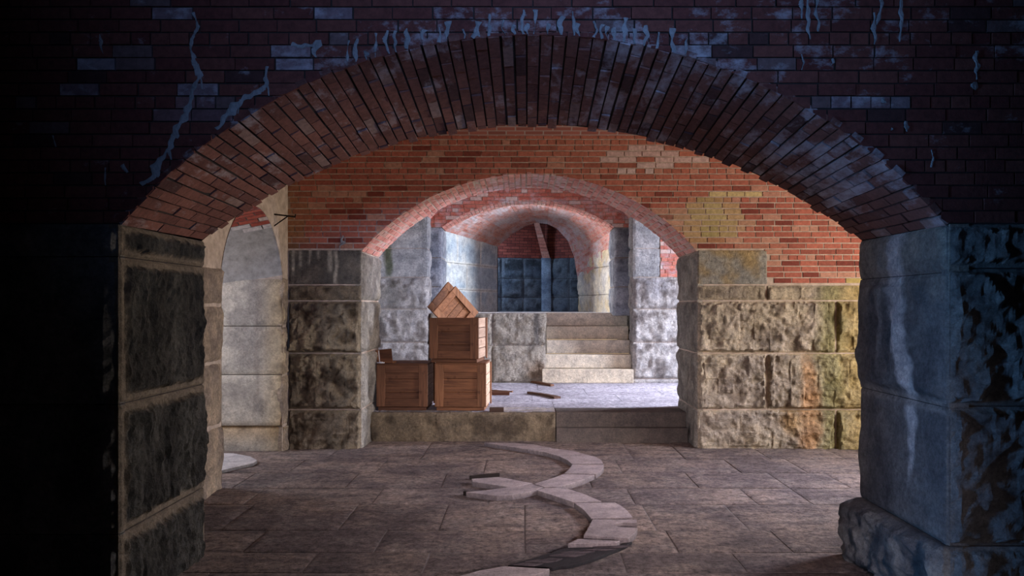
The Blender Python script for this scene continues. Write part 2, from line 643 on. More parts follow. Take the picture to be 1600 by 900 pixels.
O, U, V, N = (XR, 0, 0), (0, 1, 0), (0, 0, 1), (-1, 0, 0)
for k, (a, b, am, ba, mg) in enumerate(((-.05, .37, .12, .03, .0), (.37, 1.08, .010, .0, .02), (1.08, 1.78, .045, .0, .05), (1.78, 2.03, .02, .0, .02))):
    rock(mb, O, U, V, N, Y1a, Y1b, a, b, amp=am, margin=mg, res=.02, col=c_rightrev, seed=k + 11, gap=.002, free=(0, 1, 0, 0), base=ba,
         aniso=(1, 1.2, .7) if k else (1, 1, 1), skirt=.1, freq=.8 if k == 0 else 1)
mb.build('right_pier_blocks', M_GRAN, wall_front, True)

# front faces of the piers (towards the camera)
mb = MB()


def c_pierfront(P, r, h, q):
    return gran(P, r, h, q, srgb(126, 122, 118), srgb(150, 146, 138), srgb(80, 78, 76), .45)


O, U, V, N = (0, Y1a, 0), (1, 0, 0), (0, 0, 1), (0, -1, 0)
k = 20
for (a, b) in ((-.05, .37), (.37, 1.09), (1.09, 1.80), (1.80, 2.03)):
    for (p, q_) in ((XR, 3.5), (3.5, 4.6)):
        k += 1
        rock(mb, O, U, V, N, p, q_, a, b, amp=.07, margin=.025, res=.016, col=c_pierfront, seed=k, gap=.003)
for (a, b) in ((-.05, .43), (.43, 1.10), (1.10, 1.86), (1.86, 2.03)):
    for (p, q_) in ((-3.9, -3.0), (-3.0, XL)):
        k += 1
        rock(mb, O, U, V, N, p, q_, a, b, amp=.03, margin=.03, res=.035, col=c_pierfront, seed=k, gap=.003)
mb.build('pier_front_blocks', M_GRAN, wall_front, False)
# rear faces of wall 1 stay plain mortar and brick (never in view)


# mineral (calcite) streaks that stand slightly proud of the brickwork
def streak(mb, pts, widths, y, rnd, sub=10, thick=0.004):
    """ribbon on the plane y following pts (x,z)"""
    P = []
    for i in range(len(pts) - 1):
        for k in range(sub):
            t = k / sub
            P.append((pts[i][0] + (pts[i + 1][0] - pts[i][0]) * t, pts[i][1] + (pts[i + 1][1] - pts[i][1]) * t,
                      widths[i] + (widths[i + 1] - widths[i]) * t))
    P.append((*pts[-1], widths[-1]))
    sd = P[0][0] * 37 + P[0][1] * 11
    prev = None
    for i, (x, z, wd) in enumerate(P):
        j = min(i + 1, len(P) - 1); k = max(i - 1, 0)
        d = Vector((P[j][0] - P[k][0], P[j][1] - P[k][1]))
        if d.length == 0: d = Vector((0, 1))
        d.normalize(); nx, nz = -d.y, d.x
        a = wd * max(.15, 0.8 + 1.6 * noise.noise(Vector((x * 22 + sd, z * 22, 1)))); b = wd * max(.15, 0.8 + 1.6 * noise.noise(Vector((x * 22 + sd, z * 22, 7))))
        sx = wd * 1.2 * noise.noise(Vector((x * 9 + sd, z * 9, 3)))
        row = []
        for f_, hh in ((-a, 0.0), (-a * .5, thick * .8), (0, thick), (b * .5, thick * .7), (b, 0.0)):
            row.append(mb.vert((x + nx * f_ + sx, y - hh - 0.003 + rnd.uniform(-.002, .002), z + nz * f_)))
        if prev:
            for m in range(4):
                mb.face((prev[m], prev[m + 1], row[m + 1], row[m]))
        prev = row


def X1(px): return (px - 820) / 304.1
def Z1(py): return 1.6 + (480 - py) / 304.1


mb = MB()
rr = random.Random(5)
def s1(pp, ww):
    streak(mb, [(X1(a), Z1(b)) for a, b in pp], [q / 304.1 for q in ww], Y1a, rr)
s1([(302, 20), (312, 42), (298, 62), (302, 95), (313, 118), (300, 145), (292, 178), (275, 205), (262, 232), (240, 268), (222, 288)], [2, 3, 3, 5, 6, 4, 5, 6, 5, 8, 5])
s1([(310, 100), (316, 140)], [2, 1])
s1([(262, 232), (268, 250)], [3, 1])
s1([(418, 104), (416, 130), (398, 146), (378, 156), (358, 176), (338, 202)], [3, 5, 5, 6, 6, 3])
s1([(416, 130), (420, 150)], [3, 1])
s1([(378, 156), (372, 178)], [3, 1])
s1([(156, 54), (158, 70), (162, 84)], [1, 4, 1])
s1([(192, 258), (200, 270)], [5, 2]); s1([(165, 262), (166, 290)], [2, 1]); s1([(84, 212), (88, 230)], [2, 1])
x = 545
while x < 1085:
    yb = 480 + 304.1 * (1.6 - (A1.z(X1(x)) or 2.9))
    ln = rr.uniform(12, 42)
    s1([(x, yb - ln), (x + rr.uniform(-4, 4), yb - ln * .5), (x + rr.uniform(-3, 3), yb - 1)], [rr.uniform(1.5, 5), rr.uniform(1, 5), rr.uniform(1, 3)])
    x += rr.uniform(8, 26)
s1([(455, 70), (470, 74), (492, 72), (496, 90)], [4, 6, 8, 2])
for (x, y0_, y1_) in ((1254, -4, 30), (1262, -6, 62), (1275, -4, 50), (1374, -4, 40), (1406, -4, 66), (1366, 20, 70), (1525, 80, 125), (1521, 130, 138), (1455, 234, 262), (1418, 190, 206), (1382, 155, 160), (1252, 85, 110), (1300, 92, 104), (1392, 200, 204)):
    s1([(x, y0_), (x + rr.uniform(-5, 5), (y0_ + y1_) / 2), (x - rr.uniform(-3, 5), y1_)], [rr.uniform(1, 3), rr.uniform(2, 6), 1])
mb.build('mineral_streaks', M_CALC, wall_front)


# ================================================================== WALL 2 (middle arch)
Y2a, Y2b = 9.09, 10.18
F2 = 1250 / Y2a
def X2(px): return (px - 820) / F2
def Z2(py): return 1.6 + (480 - py) / F2
A2 = Arch(-1.855, 1.956, 2.233, 3.113)
B2 = Arch(-1.855, 1.956, 2.233, 3.113)
wall_middle = wall_core('wall_middle', -5.6, 6.9, Y2a, Y2b, 4.2, A2, B2, M_MORT_PINK, rec=.005)
rng = random.Random(21)


def c_mid(x, z, r):
    base = lerp(srgb(144, 80, 64), srgb(174, 102, 82), r.random())
    if r.random() < 0.12: base = srgb(176, 128, 106)
    if r.random() < 0.10: base = srgb(120, 58, 46)
    px, py = 820 + F2 * x, 480 - F2 * (z - 1.6)
    e = -0.12
    P = (px / 100, 0, py / 100)
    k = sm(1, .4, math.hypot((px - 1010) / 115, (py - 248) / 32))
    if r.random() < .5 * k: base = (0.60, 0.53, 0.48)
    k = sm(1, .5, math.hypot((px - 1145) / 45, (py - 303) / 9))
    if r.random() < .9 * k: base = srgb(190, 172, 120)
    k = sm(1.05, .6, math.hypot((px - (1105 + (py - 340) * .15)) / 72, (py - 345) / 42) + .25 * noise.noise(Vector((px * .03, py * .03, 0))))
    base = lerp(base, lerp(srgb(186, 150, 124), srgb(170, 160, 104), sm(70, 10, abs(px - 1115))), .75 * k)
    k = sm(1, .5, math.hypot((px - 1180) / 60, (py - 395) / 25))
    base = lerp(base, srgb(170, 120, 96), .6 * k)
    k = sm(40, 0, px - 450)
    base = lerp(base, srgb(150, 120, 82), .7 * k * sm(250, 330, py))
    k = sm(375, 388, py) * sm(570, 520, px)
    base = lerp(base, srgb(96, 62, 46), .5 * k)
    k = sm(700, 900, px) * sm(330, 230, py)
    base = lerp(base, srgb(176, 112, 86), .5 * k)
    if px > 1320 and py > 430: base = srgb(170, 150, 90)
    return base, e


mb = MB()
def clip2(x, z):
    if x > X2(1200): return z > Z2(443)
    return z > Z2(390)
brick_face(mb, Y2a, -2.69, 6.2, Z2(443), 4.2, A2, c_mid, rng=rng, clip=clip2, jit=.002, depth=.012, j=.0125)
mb.build('brick_facing', M_BRICK, wall_middle)


def c_v2(t, s, r):
    base = lerp(srgb(178, 112, 96), srgb(208, 150, 132), r.random())
    if r.random() < .15: base = srgb(190, 150, 132)
    e = 0.06 + (0.09 if .35 < t < .6 else 0)
    return base, e


mb = MB()
brick_vault(mb, A2, Y2a, B2, Y2b, c_v2, rng, L=.2, jit=.003, j=.012, depth=.02, ragged=.008)
mb.build('arch_brickwork', M_BRICK, wall_middle)


def c_midL(P, r, h, q):
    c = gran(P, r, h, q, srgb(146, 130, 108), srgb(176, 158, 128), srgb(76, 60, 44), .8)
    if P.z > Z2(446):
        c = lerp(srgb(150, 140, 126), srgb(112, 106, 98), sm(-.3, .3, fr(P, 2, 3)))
        px = 820 + F2 * P.x
        for cx, wd, ln in ((458, 3, 430), (470, 4, 420), (484, 3, 415), (498, 3, 405), (516, 5, 425), (525, 4, 446)):
            s = sm(1, .3, abs(px + 3 * noise.noise(Vector((0, cx, P.z * 6))) - cx) / wd) * sm(ln + 3, ln - 8, 480 - F2 * (P.z - 1.6))
            c = lerp(c, srgb(215, 205, 185), .8 * s)
    return c


def c_midR(P, r, h, q):
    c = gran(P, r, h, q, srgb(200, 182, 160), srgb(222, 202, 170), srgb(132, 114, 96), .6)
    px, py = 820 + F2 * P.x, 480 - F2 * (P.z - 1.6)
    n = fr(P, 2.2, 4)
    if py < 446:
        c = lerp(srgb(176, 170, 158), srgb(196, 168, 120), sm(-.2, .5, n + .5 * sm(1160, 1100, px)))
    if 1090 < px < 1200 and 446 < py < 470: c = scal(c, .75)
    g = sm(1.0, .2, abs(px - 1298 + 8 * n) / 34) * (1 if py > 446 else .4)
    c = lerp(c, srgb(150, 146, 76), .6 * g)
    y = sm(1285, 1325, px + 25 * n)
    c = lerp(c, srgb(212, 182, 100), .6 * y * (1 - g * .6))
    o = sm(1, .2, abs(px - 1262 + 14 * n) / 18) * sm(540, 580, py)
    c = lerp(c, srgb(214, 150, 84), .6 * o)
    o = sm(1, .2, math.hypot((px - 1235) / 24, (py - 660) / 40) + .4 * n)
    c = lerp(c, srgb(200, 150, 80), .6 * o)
    return c


mb = MB()
O, U, V, N = (0, Y2a, 0), (1, 0, 0), (0, 0, 1), (0, -1, 0)
zz = [-.05, Z2(640), Z2(552), Z2(470), Z2(445), Z2(390)]
for k in range(5):
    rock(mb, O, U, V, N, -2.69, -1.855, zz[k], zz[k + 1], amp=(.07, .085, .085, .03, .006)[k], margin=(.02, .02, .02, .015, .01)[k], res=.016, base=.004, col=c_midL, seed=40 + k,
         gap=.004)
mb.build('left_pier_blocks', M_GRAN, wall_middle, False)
mb = MB()
xr = 1.956
lay = [(zz[0], zz[1], (X2(1089), X2(1306), X2(1500), 6.2)), (zz[1], zz[2], (X2(1089), X2(1198), X2(1440), 6.2)),
       (zz[2], zz[3], (X2(1089), X2(1306), X2(1480), 6.2)), (zz[3], zz[4], (X2(1089), X2(1197), X2(1400), 6.2)),
       (zz[4], zz[5], (X2(1089), X2(1200)))]
s = 60
for (a, b, xs) in lay:
    for i in range(len(xs) - 1):
        s += 1
        smooth = a >= zz[4] - .01
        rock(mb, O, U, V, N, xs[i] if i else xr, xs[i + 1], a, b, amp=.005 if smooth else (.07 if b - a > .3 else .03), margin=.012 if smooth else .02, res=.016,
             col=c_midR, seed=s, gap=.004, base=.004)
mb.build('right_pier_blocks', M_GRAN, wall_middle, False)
# reveals
mb = MB()


def c_rev2(P, r, h, q):
    return gran(P, r, h, q, srgb(168, 160, 148), srgb(196, 186, 168), srgb(110, 100, 90), .5)


for sg, X in ((1, -1.855), (-1, 1.956)):
    for k in range(4):
        a, b = zz[k], (zz[k + 1] if k < 3 else 2.233)
        rock(mb, (X, 0, 0), (0, 1, 0), (0, 0, 1), (sg, 0, 0), Y2a, Y2b, a, b, amp=.04 if k else .03, margin=.02, res=.03, col=c_rev2, seed=80 + k + 10 * sg, base=.004,
             gap=.003, free=(0, 1, 0, 0), skirt=.06)
mb.build('reveal_blocks', M_GRAN, wall_middle, True)
mb = MB()
rr = random.Random(8)
streak(mb, [(X2(536), Z2(368)), (X2(533), Z2(374)), (X2(537), Z2(380)), (X2(531), Z2(384)), (X2(531), Z2(392))], [.008, .014, .02, .008, .008], Y2a, rr, 4)
mb.build('mineral_streaks', M_CALC, wall_middle)

# ================================================================== LEFT SIDE WALL OF THE MIDDLE BAY (arched embrasure)
XS = -2.69
NY0, NY1 = 7.10, 8.88
SA = Arch(NY0, NY1, 1.95, 2.61)      # used in the (y,z) plane
mb = MB()
XO = -5.0
th = 2.3
def sq(a, b, c, d, mi=0): mb.quad(a, b, c, d, mi=mi)
x = XS - .004
zt = 4.0
sq((x, 5.15, -.05), (x, NY0, -.05), (x, NY0, zt), (x, 5.15, zt))
sq((x, NY1, -.05), (x, 9.12, -.05), (x, 9.12, zt), (x, NY1, zt))
n = 32
# the far jamb and barrel inside the embrasure narrow outwards
IA = Arch(NY0, NY1, 1.95, 2.61)
IB = Arch(NY0 + .25, NY1 - .02, 1.62, 2.12)
for k in range(n):
    a = IA.pt(k / n); b = IA.pt((k + 1) / n)
    sq((x, a[0], a[1]), (x, b[0], b[1]), (x, b[0], zt), (x, a[0], zt))
left_wall = structure(mb.build('wall_left', [M_PLASTER]))
# core of embrasure beyond (outer shell to stop light) -- jambs
mb = MB()
for (ya, yb) in ((NY0, NY0 + .25),):
    mb.quad((XS, ya, -.05), (XO, yb, -.05), (XO, yb, 1.62), (XS, ya, 1.95))
mb.build('near_jamb', M_PLASTER, left_wall)
mb = MB()
for (xa, xb) in ((XS, XO),):
    mb.quad((xa, 4.9, zt), (xb, 4.9, zt), (xb, 9.3, zt), (xa, 9.3, zt))


def c_sidejamb(P, r, h, q):
    c = lerp(srgb(196, 186, 168), srgb(160, 152, 140), sm(-.3, .4, fr(P, 2.0, 4)))
    s = sm(1, .2, abs(P.x + 2.98 + .05 * fr(P, 3, 3)) / .05) * sm(.2, .6, P.z)
    c = lerp(c, srgb(206, 176, 120), .5 * sm(-3.0, -2.7, P.x))
    c = lerp(c, srgb(140, 128, 116), .4 * s)
    if P.z < .28: c = lerp(c, srgb(200, 160, 100), .5 * sm(0, .28, P.z))
    return c


mb = MB()
js = [-.05, .28, .85, 1.39, 1.93]
for k in range(4):
    rock(mb, (0, NY1 + .03 * (k == 0) - .0, 0), (-1, 0, 0), (0, 0, 1), (0, -1, 0), 2.69, 3.9, js[k], js[k + 1], amp=.008, margin=.01, res=.03, col=c_sidejamb, seed=100 + k, gap=.004,
         free=(1, 0, 0, 0), base=-.01 if k == 0 else 0)
    rock(mb, (0, NY1 + .0, 0), (-1, 0, 0), (0, 0, 1), (0, -1, 0), 3.9, 5.0, js[k], js[k + 1], amp=.008, margin=.01, res=.05, col=c_sidejamb, seed=110 + k, gap=.004)
mb.build('far_jamb_blocks', M_GRAN_FINE, left_wall, True)
# jamb edges on the room side
mb = MB()


def c_sidestrip(P, r, h, q):
    c = lerp(srgb(214, 190, 160), srgb(180, 160, 140), sm(-.3, .4, fr(P, 3.0, 4)))
    return c


ss = [-.05, .56, 1.12, 1.62, 1.95]
for k in range(4):
    rock(mb, (XS, 0, 0), (0, 1, 0), (0, 0, 1), (1, 0, 0), 5.2, NY0, ss[k], ss[k + 1], amp=.03, margin=.02, res=.035, col=c_sidestrip, seed=120 + k, gap=.003, free=(0, 1, 0, 0))
for k in range(4):
    rock(mb, (XS, 0, 0), (0, 1, 0), (0, 0, 1), (1, 0, 0), NY1, 9.09, js[k], js[k + 1], amp=.03, margin=.0, res=.025, col=c_sidestrip, seed=130 + k, gap=.003, free=(1, 0, 0, 0))
mb.build('jamb_edge_blocks', M_GRAN, left_wall, True)
# brick and plaster barrel over the embrasure
mb = MB()
rng = random.Random(31)
D = XS - XO
nk, ns_ = 34, 11
for k in range(nk):
    s0 = -(.5 if k % 2 else 0)
    for i in range(-1, ns_ + 1):
        a, b = (k + .06) / nk, (k + .94) / nk
        p, q_ = max(0, (i + s0 + .04) / ns_ + .04), min(1, (i + 1 + s0 - .02) / ns_ + .04)
        if q_ - p < .02: continue
        t = (a + b) / 2
        pl = t > .74 - .3 * p
        if pl: continue
        c = lerp(srgb(132, 58, 44), srgb(168, 84, 64), rng.random())
        if rng.random() < .15: c = srgb(186, 166, 150)
        if pl: c = lerp(c, srgb(140, 134, 122), .9)
        if abs(t - (.74 - .3 * p)) < .03 and rng.random() < .5: c = (.5, .46, .42)
        vs = []
        for (tt, u) in ((a, p), (a, q_), (b, q_), (b, p)):
            A_ = IA.pt(tt); B_ = IB.pt(tt)
            vs.append((XS - D * u, A_[0] + (B_[0] - A_[0]) * u, A_[1] + (B_[1] - A_[1]) * u))
        mb.quad(*vs, col=c, e=.04)
mb.build('embrasure_brickwork', M_BRICK, left_wall)
mb = MB()
for k in range(nk):
    vs = []
    for (tt, u) in ((k / nk, 0), (k / nk, 1), ((k + 1) / nk, 1), ((k + 1) / nk, 0)):
        A_ = IA.pt(tt, .006); B_ = IB.pt(tt, .006)
        vs.append((XS - D * u, A_[0] + (B_[0] - A_[0]) * u, A_[1] + (B_[1] - A_[1]) * u))
    mb.quad(*vs)
mb.build('embrasure_mortar', mortar_mat('lime_wash', (.30, .28, .25)), left_wall)

# spring infill above the far jamb follows IA -> IB; small fillet wall
mb = MB()
mb.quad((XS, NY1 + .004, 1.9), (XO, NY1 + .004, 1.55), (XO, NY1 + .004, 2.0), (XS, NY1 + .004, 2.0))
mb.build('jamb_infill', M_PLASTER, left_wall)

# ================================================================== RAISED BAY: pier wall 3
Y3 = 13.30
F3 = 1250 / Y3
ZP = 0.343
def X3(px): return (px - 820) / F3
def Z3(py): return 1.6 + (480 - py) / F3
Y3b, Y3c = 13.72, 14.45
A3 = Arch(X3(668), X3(988.5), 3.10, 3.95)
B3 = Arch(X3(668) + .0, X3(988.5) - .0, 3.10, 3.95)
wall_back = wall_core('wall_back', -5.4, 6.3, Y3, Y3b, 4.5, A3, B3, M_MORT_PINK, zbot=ZP - .05)
A3i = Arch(-1.425, 1.535, 2.97, 3.44)
B3i = Arch(-1.425, 1.535, 2.97, 3.44)
inner = wall_core('wall_back_inner', -5.4, 6.3, Y3b, Y3c, 4.5, A3i, B3i, M_MORT_TAN, rec=.01, zbot=1.515)
inner.name = 'wall_back'


def c_b3(P, r, h, q):
    c = gran(P, r, h, q, srgb(178, 174, 172), srgb(206, 200, 192), srgb(112, 100, 92), .7)
    px, py = 820 + F3 * P.x, 480 - F3 * (P.z - 1.6)
    if py < 433:
        c = lerp(srgb(206, 204, 200), srgb(176, 176, 174), sm(-.3, .3, fr(P, 2, 3)))
    g = sm(1, .3, abs(px - 607 + 4 * fr(P, 4, 3)) / 9) * sm(440, 425, py) * sm(372, 392, py)
    c = lerp(c, srgb(84, 92, 50), .85 * g)
    g = sm(1, .3, abs(px - 612 + 5 * fr(P, 4, 3)) / 14) * sm(436, 440, py) * sm(490, 470, py)
    c = lerp(c, srgb(92, 88, 76), .6 * g)
    return c


mb = MB()
O, U, V, N = (0, Y3, 0), (1, 0, 0), (0, 0, 1), (0, -1, 0)
zl = [ZP - .02, Z3(592), Z3(535), Z3(483), Z3(433), Z3(388), Z3(335)]
s = 200
for k in range(6):
    s += 1
    am = .05 if k in (1, 2, 3) else (.015 if k == 0 else .006)
    rock(mb, O, U, V, N, -4.6, X3(580), zl[k], zl[k + 1], amp=am, margin=.02, res=.06, col=c_b3, seed=s, gap=.004)
    rock(mb, O, U, V, N, X3(580) if k != 5 else X3(580), X3(668), zl[k], zl[k + 1], amp=am, margin=.02, res=.03, col=c_b3, seed=s + 20, gap=.004)
    rock(mb, O, U, V, N, X3(988.5), X3(1066) if k < 4 else X3(1032), zl[k], zl[k + 1], amp=am, margin=.02, res=.03, col=c_b3, seed=s + 40, gap=.004)
    if k < 4:
        rock(mb, O, U, V, N, X3(1066), 5.5, zl[k], zl[k + 1], amp=am, margin=.02, res=.06, col=c_b3, seed=s + 60, gap=.004)
# reveals
for k in range(6):
    for sg, X in ((1, A3.cx - A3.h), (-1, A3.cx + A3.h)):
        rock(mb, (X, 0, 0), (0, 1, 0), (0, 0, 1), (sg, 0, 0), Y3, Y3b, zl[k], zl[k + 1], amp=.035, margin=.0, res=.035, col=c_b3, seed=300 + k + sg, gap=.003, free=(0, 1, 0, 0), skirt=.05)
mb.build('pier_blocks', M_GRAN, wall_back, True)
mb = MB()
rng = random.Random(41)
def c_b3b(x, z, r):
    c = lerp(srgb(176, 96, 78), srgb(204, 130, 108), r.random())
    if r.random() < .2: c = srgb(205, 180, 165)
    return c, .14
brick_face(mb, Y3, X3(1032), 5.5, Z3(433), 4.4, None, c_b3b, rng=rng, jit=.003, depth=.014)
brick_face(mb, Y3, -4.6, X3(1032), Z3(335), 4.4, A3, c_b3b, rng=rng, jit=.003, depth=.014)
mb.build('brick_facing', M_BRICK, wall_back)
mb = MB()
brick_vault(mb, A3, Y3, B3, Y3b, c_v2, rng, jit=.003, depth=.015, ragged=.005)
mb.build('arch_brickwork', M_BRICK, wall_back)

# inner ring (set back)
mb = MB()
O = (0, Y3b, 0)
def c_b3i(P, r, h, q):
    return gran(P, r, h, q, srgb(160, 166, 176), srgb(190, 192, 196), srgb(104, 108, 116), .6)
zi = [1.45, 1.95, 2.45, 2.97]
for k in range(3):
    rock(mb, O, U, V, N, -1.75, -1.425, zi[k], zi[k + 1], amp=.035, margin=.02, res=.035, col=c_b3i, seed=320 + k, gap=.004)
    rock(mb, O, U, V, N, 1.535, 1.95, zi[k], zi[k + 1], amp=.035, margin=.02, res=.035, col=c_b3i, seed=330 + k, gap=.004)
    for sg, X in ((1, -1.425), (-1, 1.535)):
        rock(mb, (X, 0, 0), (0, 1, 0), (0, 0, 1), (sg, 0, 0), Y3b, Y3c, zi[k], zi[k + 1], amp=.025, margin=.0, res=.04, col=c_b3i, seed=340 + k + sg, gap=.003, free=(0, 1, 0, 0), skirt=.05)
mb.build('pier_blocks', M_GRAN, inner, True)
mb = MB()
brick_face(mb, Y3b, -1.72, 1.9, 2.97, 4.2, A3i, c_b3b, rng=rng, jit=.003, depth=.012)
mb.build('brick_facing', M_BRICK, inner)
mb = MB()
brick_vault(mb, A3i, Y3b, B3i, Y3c, c_v2, rng, jit=.003, depth=.014, ragged=.005, H=.07)
mb.build('arch_brickwork', M_BRICK, inner)

# ------------------------------------------------------------------ upper room: splayed vault from Y3c to Y4
Y4 = 17.5
F4 = 1250 / Y4
def P4(px, py): return ((px - 820) / F4, 1.6 + (480 - py) / F4)
far = [P4(778, 492), P4(778, 386), P4(783, 380), P4(800, 366), P4(820, 354), P4(838, 348), P4(855, 350), P4(870, 357), P4(887, 376), P4(897, 402), P4(903, 440), P4(903, 492)]
Y3d = 15.4
kk = Y3d / Y3c
A3d = Arch(-1.425 * kk - .02, 1.535 * kk + .02, 1.6 + 1.37 * kk, 1.6 + 1.84 * kk + .02)
NL, NR = A3d.cx - A3d.h, A3d.cx + A3d.h
near = [(NL, 1.4), (NL, A3d.spring)] + [A3d.pt(t) for t in (.04, .2, .4, .5, .62, .78, .93)] + [(NR, A3d.spring), (NR, 2.6), (NR, 1.4)]
room = empty('wall_upper', (0, 0, 0))
structure(room)


def prof(L, t):
    n_ = len(L) - 1
    f = t * n_
    i = min(int(f), n_ - 1)
    f -= i
    return (L[i][0] + (L[i + 1][0] - L[i][0]) * f, L[i][1] + (L[i + 1][1] - L[i][1]) * f)


def loft(t, u):
    a, b = prof(near, t), prof(far, t)
    return Vector((a[0] + (b[0] - a[0]) * u, Y3d + (Y4 - Y3d) * u, a[1] + (b[1] - a[1]) * u))


n_ = len(near) - 1
# vault brick: courses along the tunnel
mb = MB()
rng = random.Random(51)
bk = MB()
for seg in range(1, 9 + 1):
    t0, t1 = seg / n_, (seg + 1) / n_
    if seg > 9: break
    ln = (loft(t1, 0) - loft(t0, 0)).length
    m = max(1, int(ln / .075))
    for k in range(m):
        a = t0 + (t1 - t0) * (k + .06) / m; b = t0 + (t1 - t0) * (k + .94) / m
        for i in range(-1, 15):
            p = max(0, (i + (.5 if k % 2 else 0) + .04) / 15); q_ = min(1, (i + (.5 if k % 2 else 0) + .97) / 15)
            if q_ - p < .01: continue
            c = lerp(srgb(172, 106, 92), srgb(204, 140, 122), rng.random())
            e = .10 + .3 * max(0, noise.noise(Vector((t0 * 30, p * 3, 2)))) + .06
            mb.quad(loft(a, p), loft(a, q_), loft(b, q_), loft(b, p), col=c, e=e)
    for i in range(6):
        o = Vector((0, 0, .012))
        bk.quad(loft(t0, i / 6) + o, loft(t0, (i + 1) / 6) + o, loft(t1, (i + 1) / 6) + o, loft(t1, i / 6) + o)
mb.build('vault_brickwork', M_BRICK, room)
bk.build('vault_mortar', M_MORT_PINK, room)


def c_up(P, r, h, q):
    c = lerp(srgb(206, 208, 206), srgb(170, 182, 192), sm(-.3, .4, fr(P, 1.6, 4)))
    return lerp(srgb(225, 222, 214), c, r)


def c_upR(P, r, h, q):
    c = lerp(srgb(214, 206, 186), srgb(190, 186, 180), sm(-.3, .4, fr(P, 2.0, 4)))
    c = lerp(c, srgb(206, 180, 120), .5 * sm(.0, .5, fr(P, 2.7, 3)))
    return c


mb = MB()
a = Vector((NL, Y3d, 0)); b = Vector((far[0][0], Y4, 0))
U_ = (b - a); LN = U_.length; U_.normalize(); N_ = Vector((U_.y, -U_.x, 0))
zr = [1.42, 1.95, 2.47, A3d.spring + .04]
for k in range(3):
    xs = [0, .9, LN] if k % 2 else [0, .5, 1.5, LN]
    for i in range(len(xs) - 1):
        rock(mb, a, U_, (0, 0, 1), N_, xs[i], xs[i + 1], zr[k], zr[k + 1], amp=.012, margin=.02, res=.05, col=c_up, seed=400 + k * 5 + i, gap=.004)
a = Vector((NR, Y3d, 0)); b = Vector((far[-1][0], Y4, 0))
U_ = (b - a); LN = U_.length; U_.normalize(); N_ = Vector((-U_.y, U_.x, 0))
zr = [1.42, 1.85, 2.4, 2.75]
for k in range(3):
    for i in range(4):
        rock(mb, a, U_, (0, 0, 1), N_, LN * i / 4, LN * (i + 1) / 4, zr[k], zr[k + 1], amp=.03, margin=.02, res=.04, col=c_upR, seed=430 + k * 5 + i, gap=.004)
mb.build('granite_blocks', M_GRAN_FINE, room, True)

# rear chamber seen through the vault
Y5 = 19.4
F5 = 1250 / Y5
mb = MB()
def P5(px, py): return ((px - 820) / F5, 1.6 + (480 - py) / F5)
xc = P5(852, 400)[0]; zs = P5(852, 404)[1]
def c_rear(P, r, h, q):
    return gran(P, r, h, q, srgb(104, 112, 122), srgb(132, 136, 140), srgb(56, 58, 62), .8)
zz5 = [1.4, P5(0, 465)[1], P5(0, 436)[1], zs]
# left rear wall (receding towards the corner) and right rear wall
L0 = Vector((-1.6, 18.7, 0)); C0 = Vector((xc, Y5, 0)); R0 = Vector((2.2, 18.6, 0))
for (a, b, nn) in ((L0, C0, 4), (C0, R0, 3)):
    U_ = b - a; LN = U_.length; U_.normalize(); N_ = Vector((U_.y, -U_.x, 0))
    for k in range(3):
        for i in range(nn):
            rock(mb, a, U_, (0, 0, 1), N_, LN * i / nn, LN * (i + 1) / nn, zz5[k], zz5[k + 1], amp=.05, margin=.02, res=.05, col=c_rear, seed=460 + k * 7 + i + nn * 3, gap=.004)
# pilaster in the corner
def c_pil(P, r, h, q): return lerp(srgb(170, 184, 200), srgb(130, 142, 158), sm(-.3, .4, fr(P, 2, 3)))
rock(mb, (xc - .10, Y5 - .16, 0), (1, 0, 0), (0, 0, 1), (0, -1, 0), 0, .24, 1.4, zs + .02, amp=.01, margin=.01, res=.04, col=c_pil, seed=490, skirt=.2)
mb.build('rear_blocks', M_GRAN, room, True)
mb = MB()
for (a, b) in ((L0, C0), (C0, R0)):
    mb.quad(a + Vector((0, .03, 1.3)), b + Vector((0, .03, 1.3)), b + Vector((0, .03, 5)), a + Vector((0, .03, 5)))
mb.quad((-1.6, 18.75, 1.3), (-1.6, 17.4, 1.3), (-1.6, 17.4, 5), (-1.6, 18.75, 5))
mb.quad((2.2, 18.65, 1.3), (2.2, 17.4, 1.3), (2.2, 17.4, 5), (2.2, 18.65, 5))
mb.quad((-1.7, 17.4, 4.6), (2.3, 17.4, 4.6), (2.3, 19.6, 4.6), (-1.7, 19.6, 4.6))
mb.build('rear_shell', M_MORT_DARK, room)
# bricks on rear walls: two sloping vault cells
mb = MB()
for (a, b) in ((L0, C0), (C0, R0)):
    U_ = b - a; LN = U_.length; U_.normalize(); N_ = Vector((U_.y, -U_.x, 0))
    for r in range(26):
        za = zs + r * .068 + .004; zb = za + .060
        lean = .10 * (za - zs)
        x = -.1 * (r % 2)
        while x < LN:
            p, q_ = max(0, x + .004), min(LN, x + .2)
            x += .205
            if q_ <= p: continue
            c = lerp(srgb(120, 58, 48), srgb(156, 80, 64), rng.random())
            o = N_ * (.012 + lean)
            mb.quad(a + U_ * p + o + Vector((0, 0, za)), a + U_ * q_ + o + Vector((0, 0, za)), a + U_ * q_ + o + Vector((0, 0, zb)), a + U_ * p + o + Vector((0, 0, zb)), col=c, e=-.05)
mb.build('rear_brickwork', M_BRICK, room)
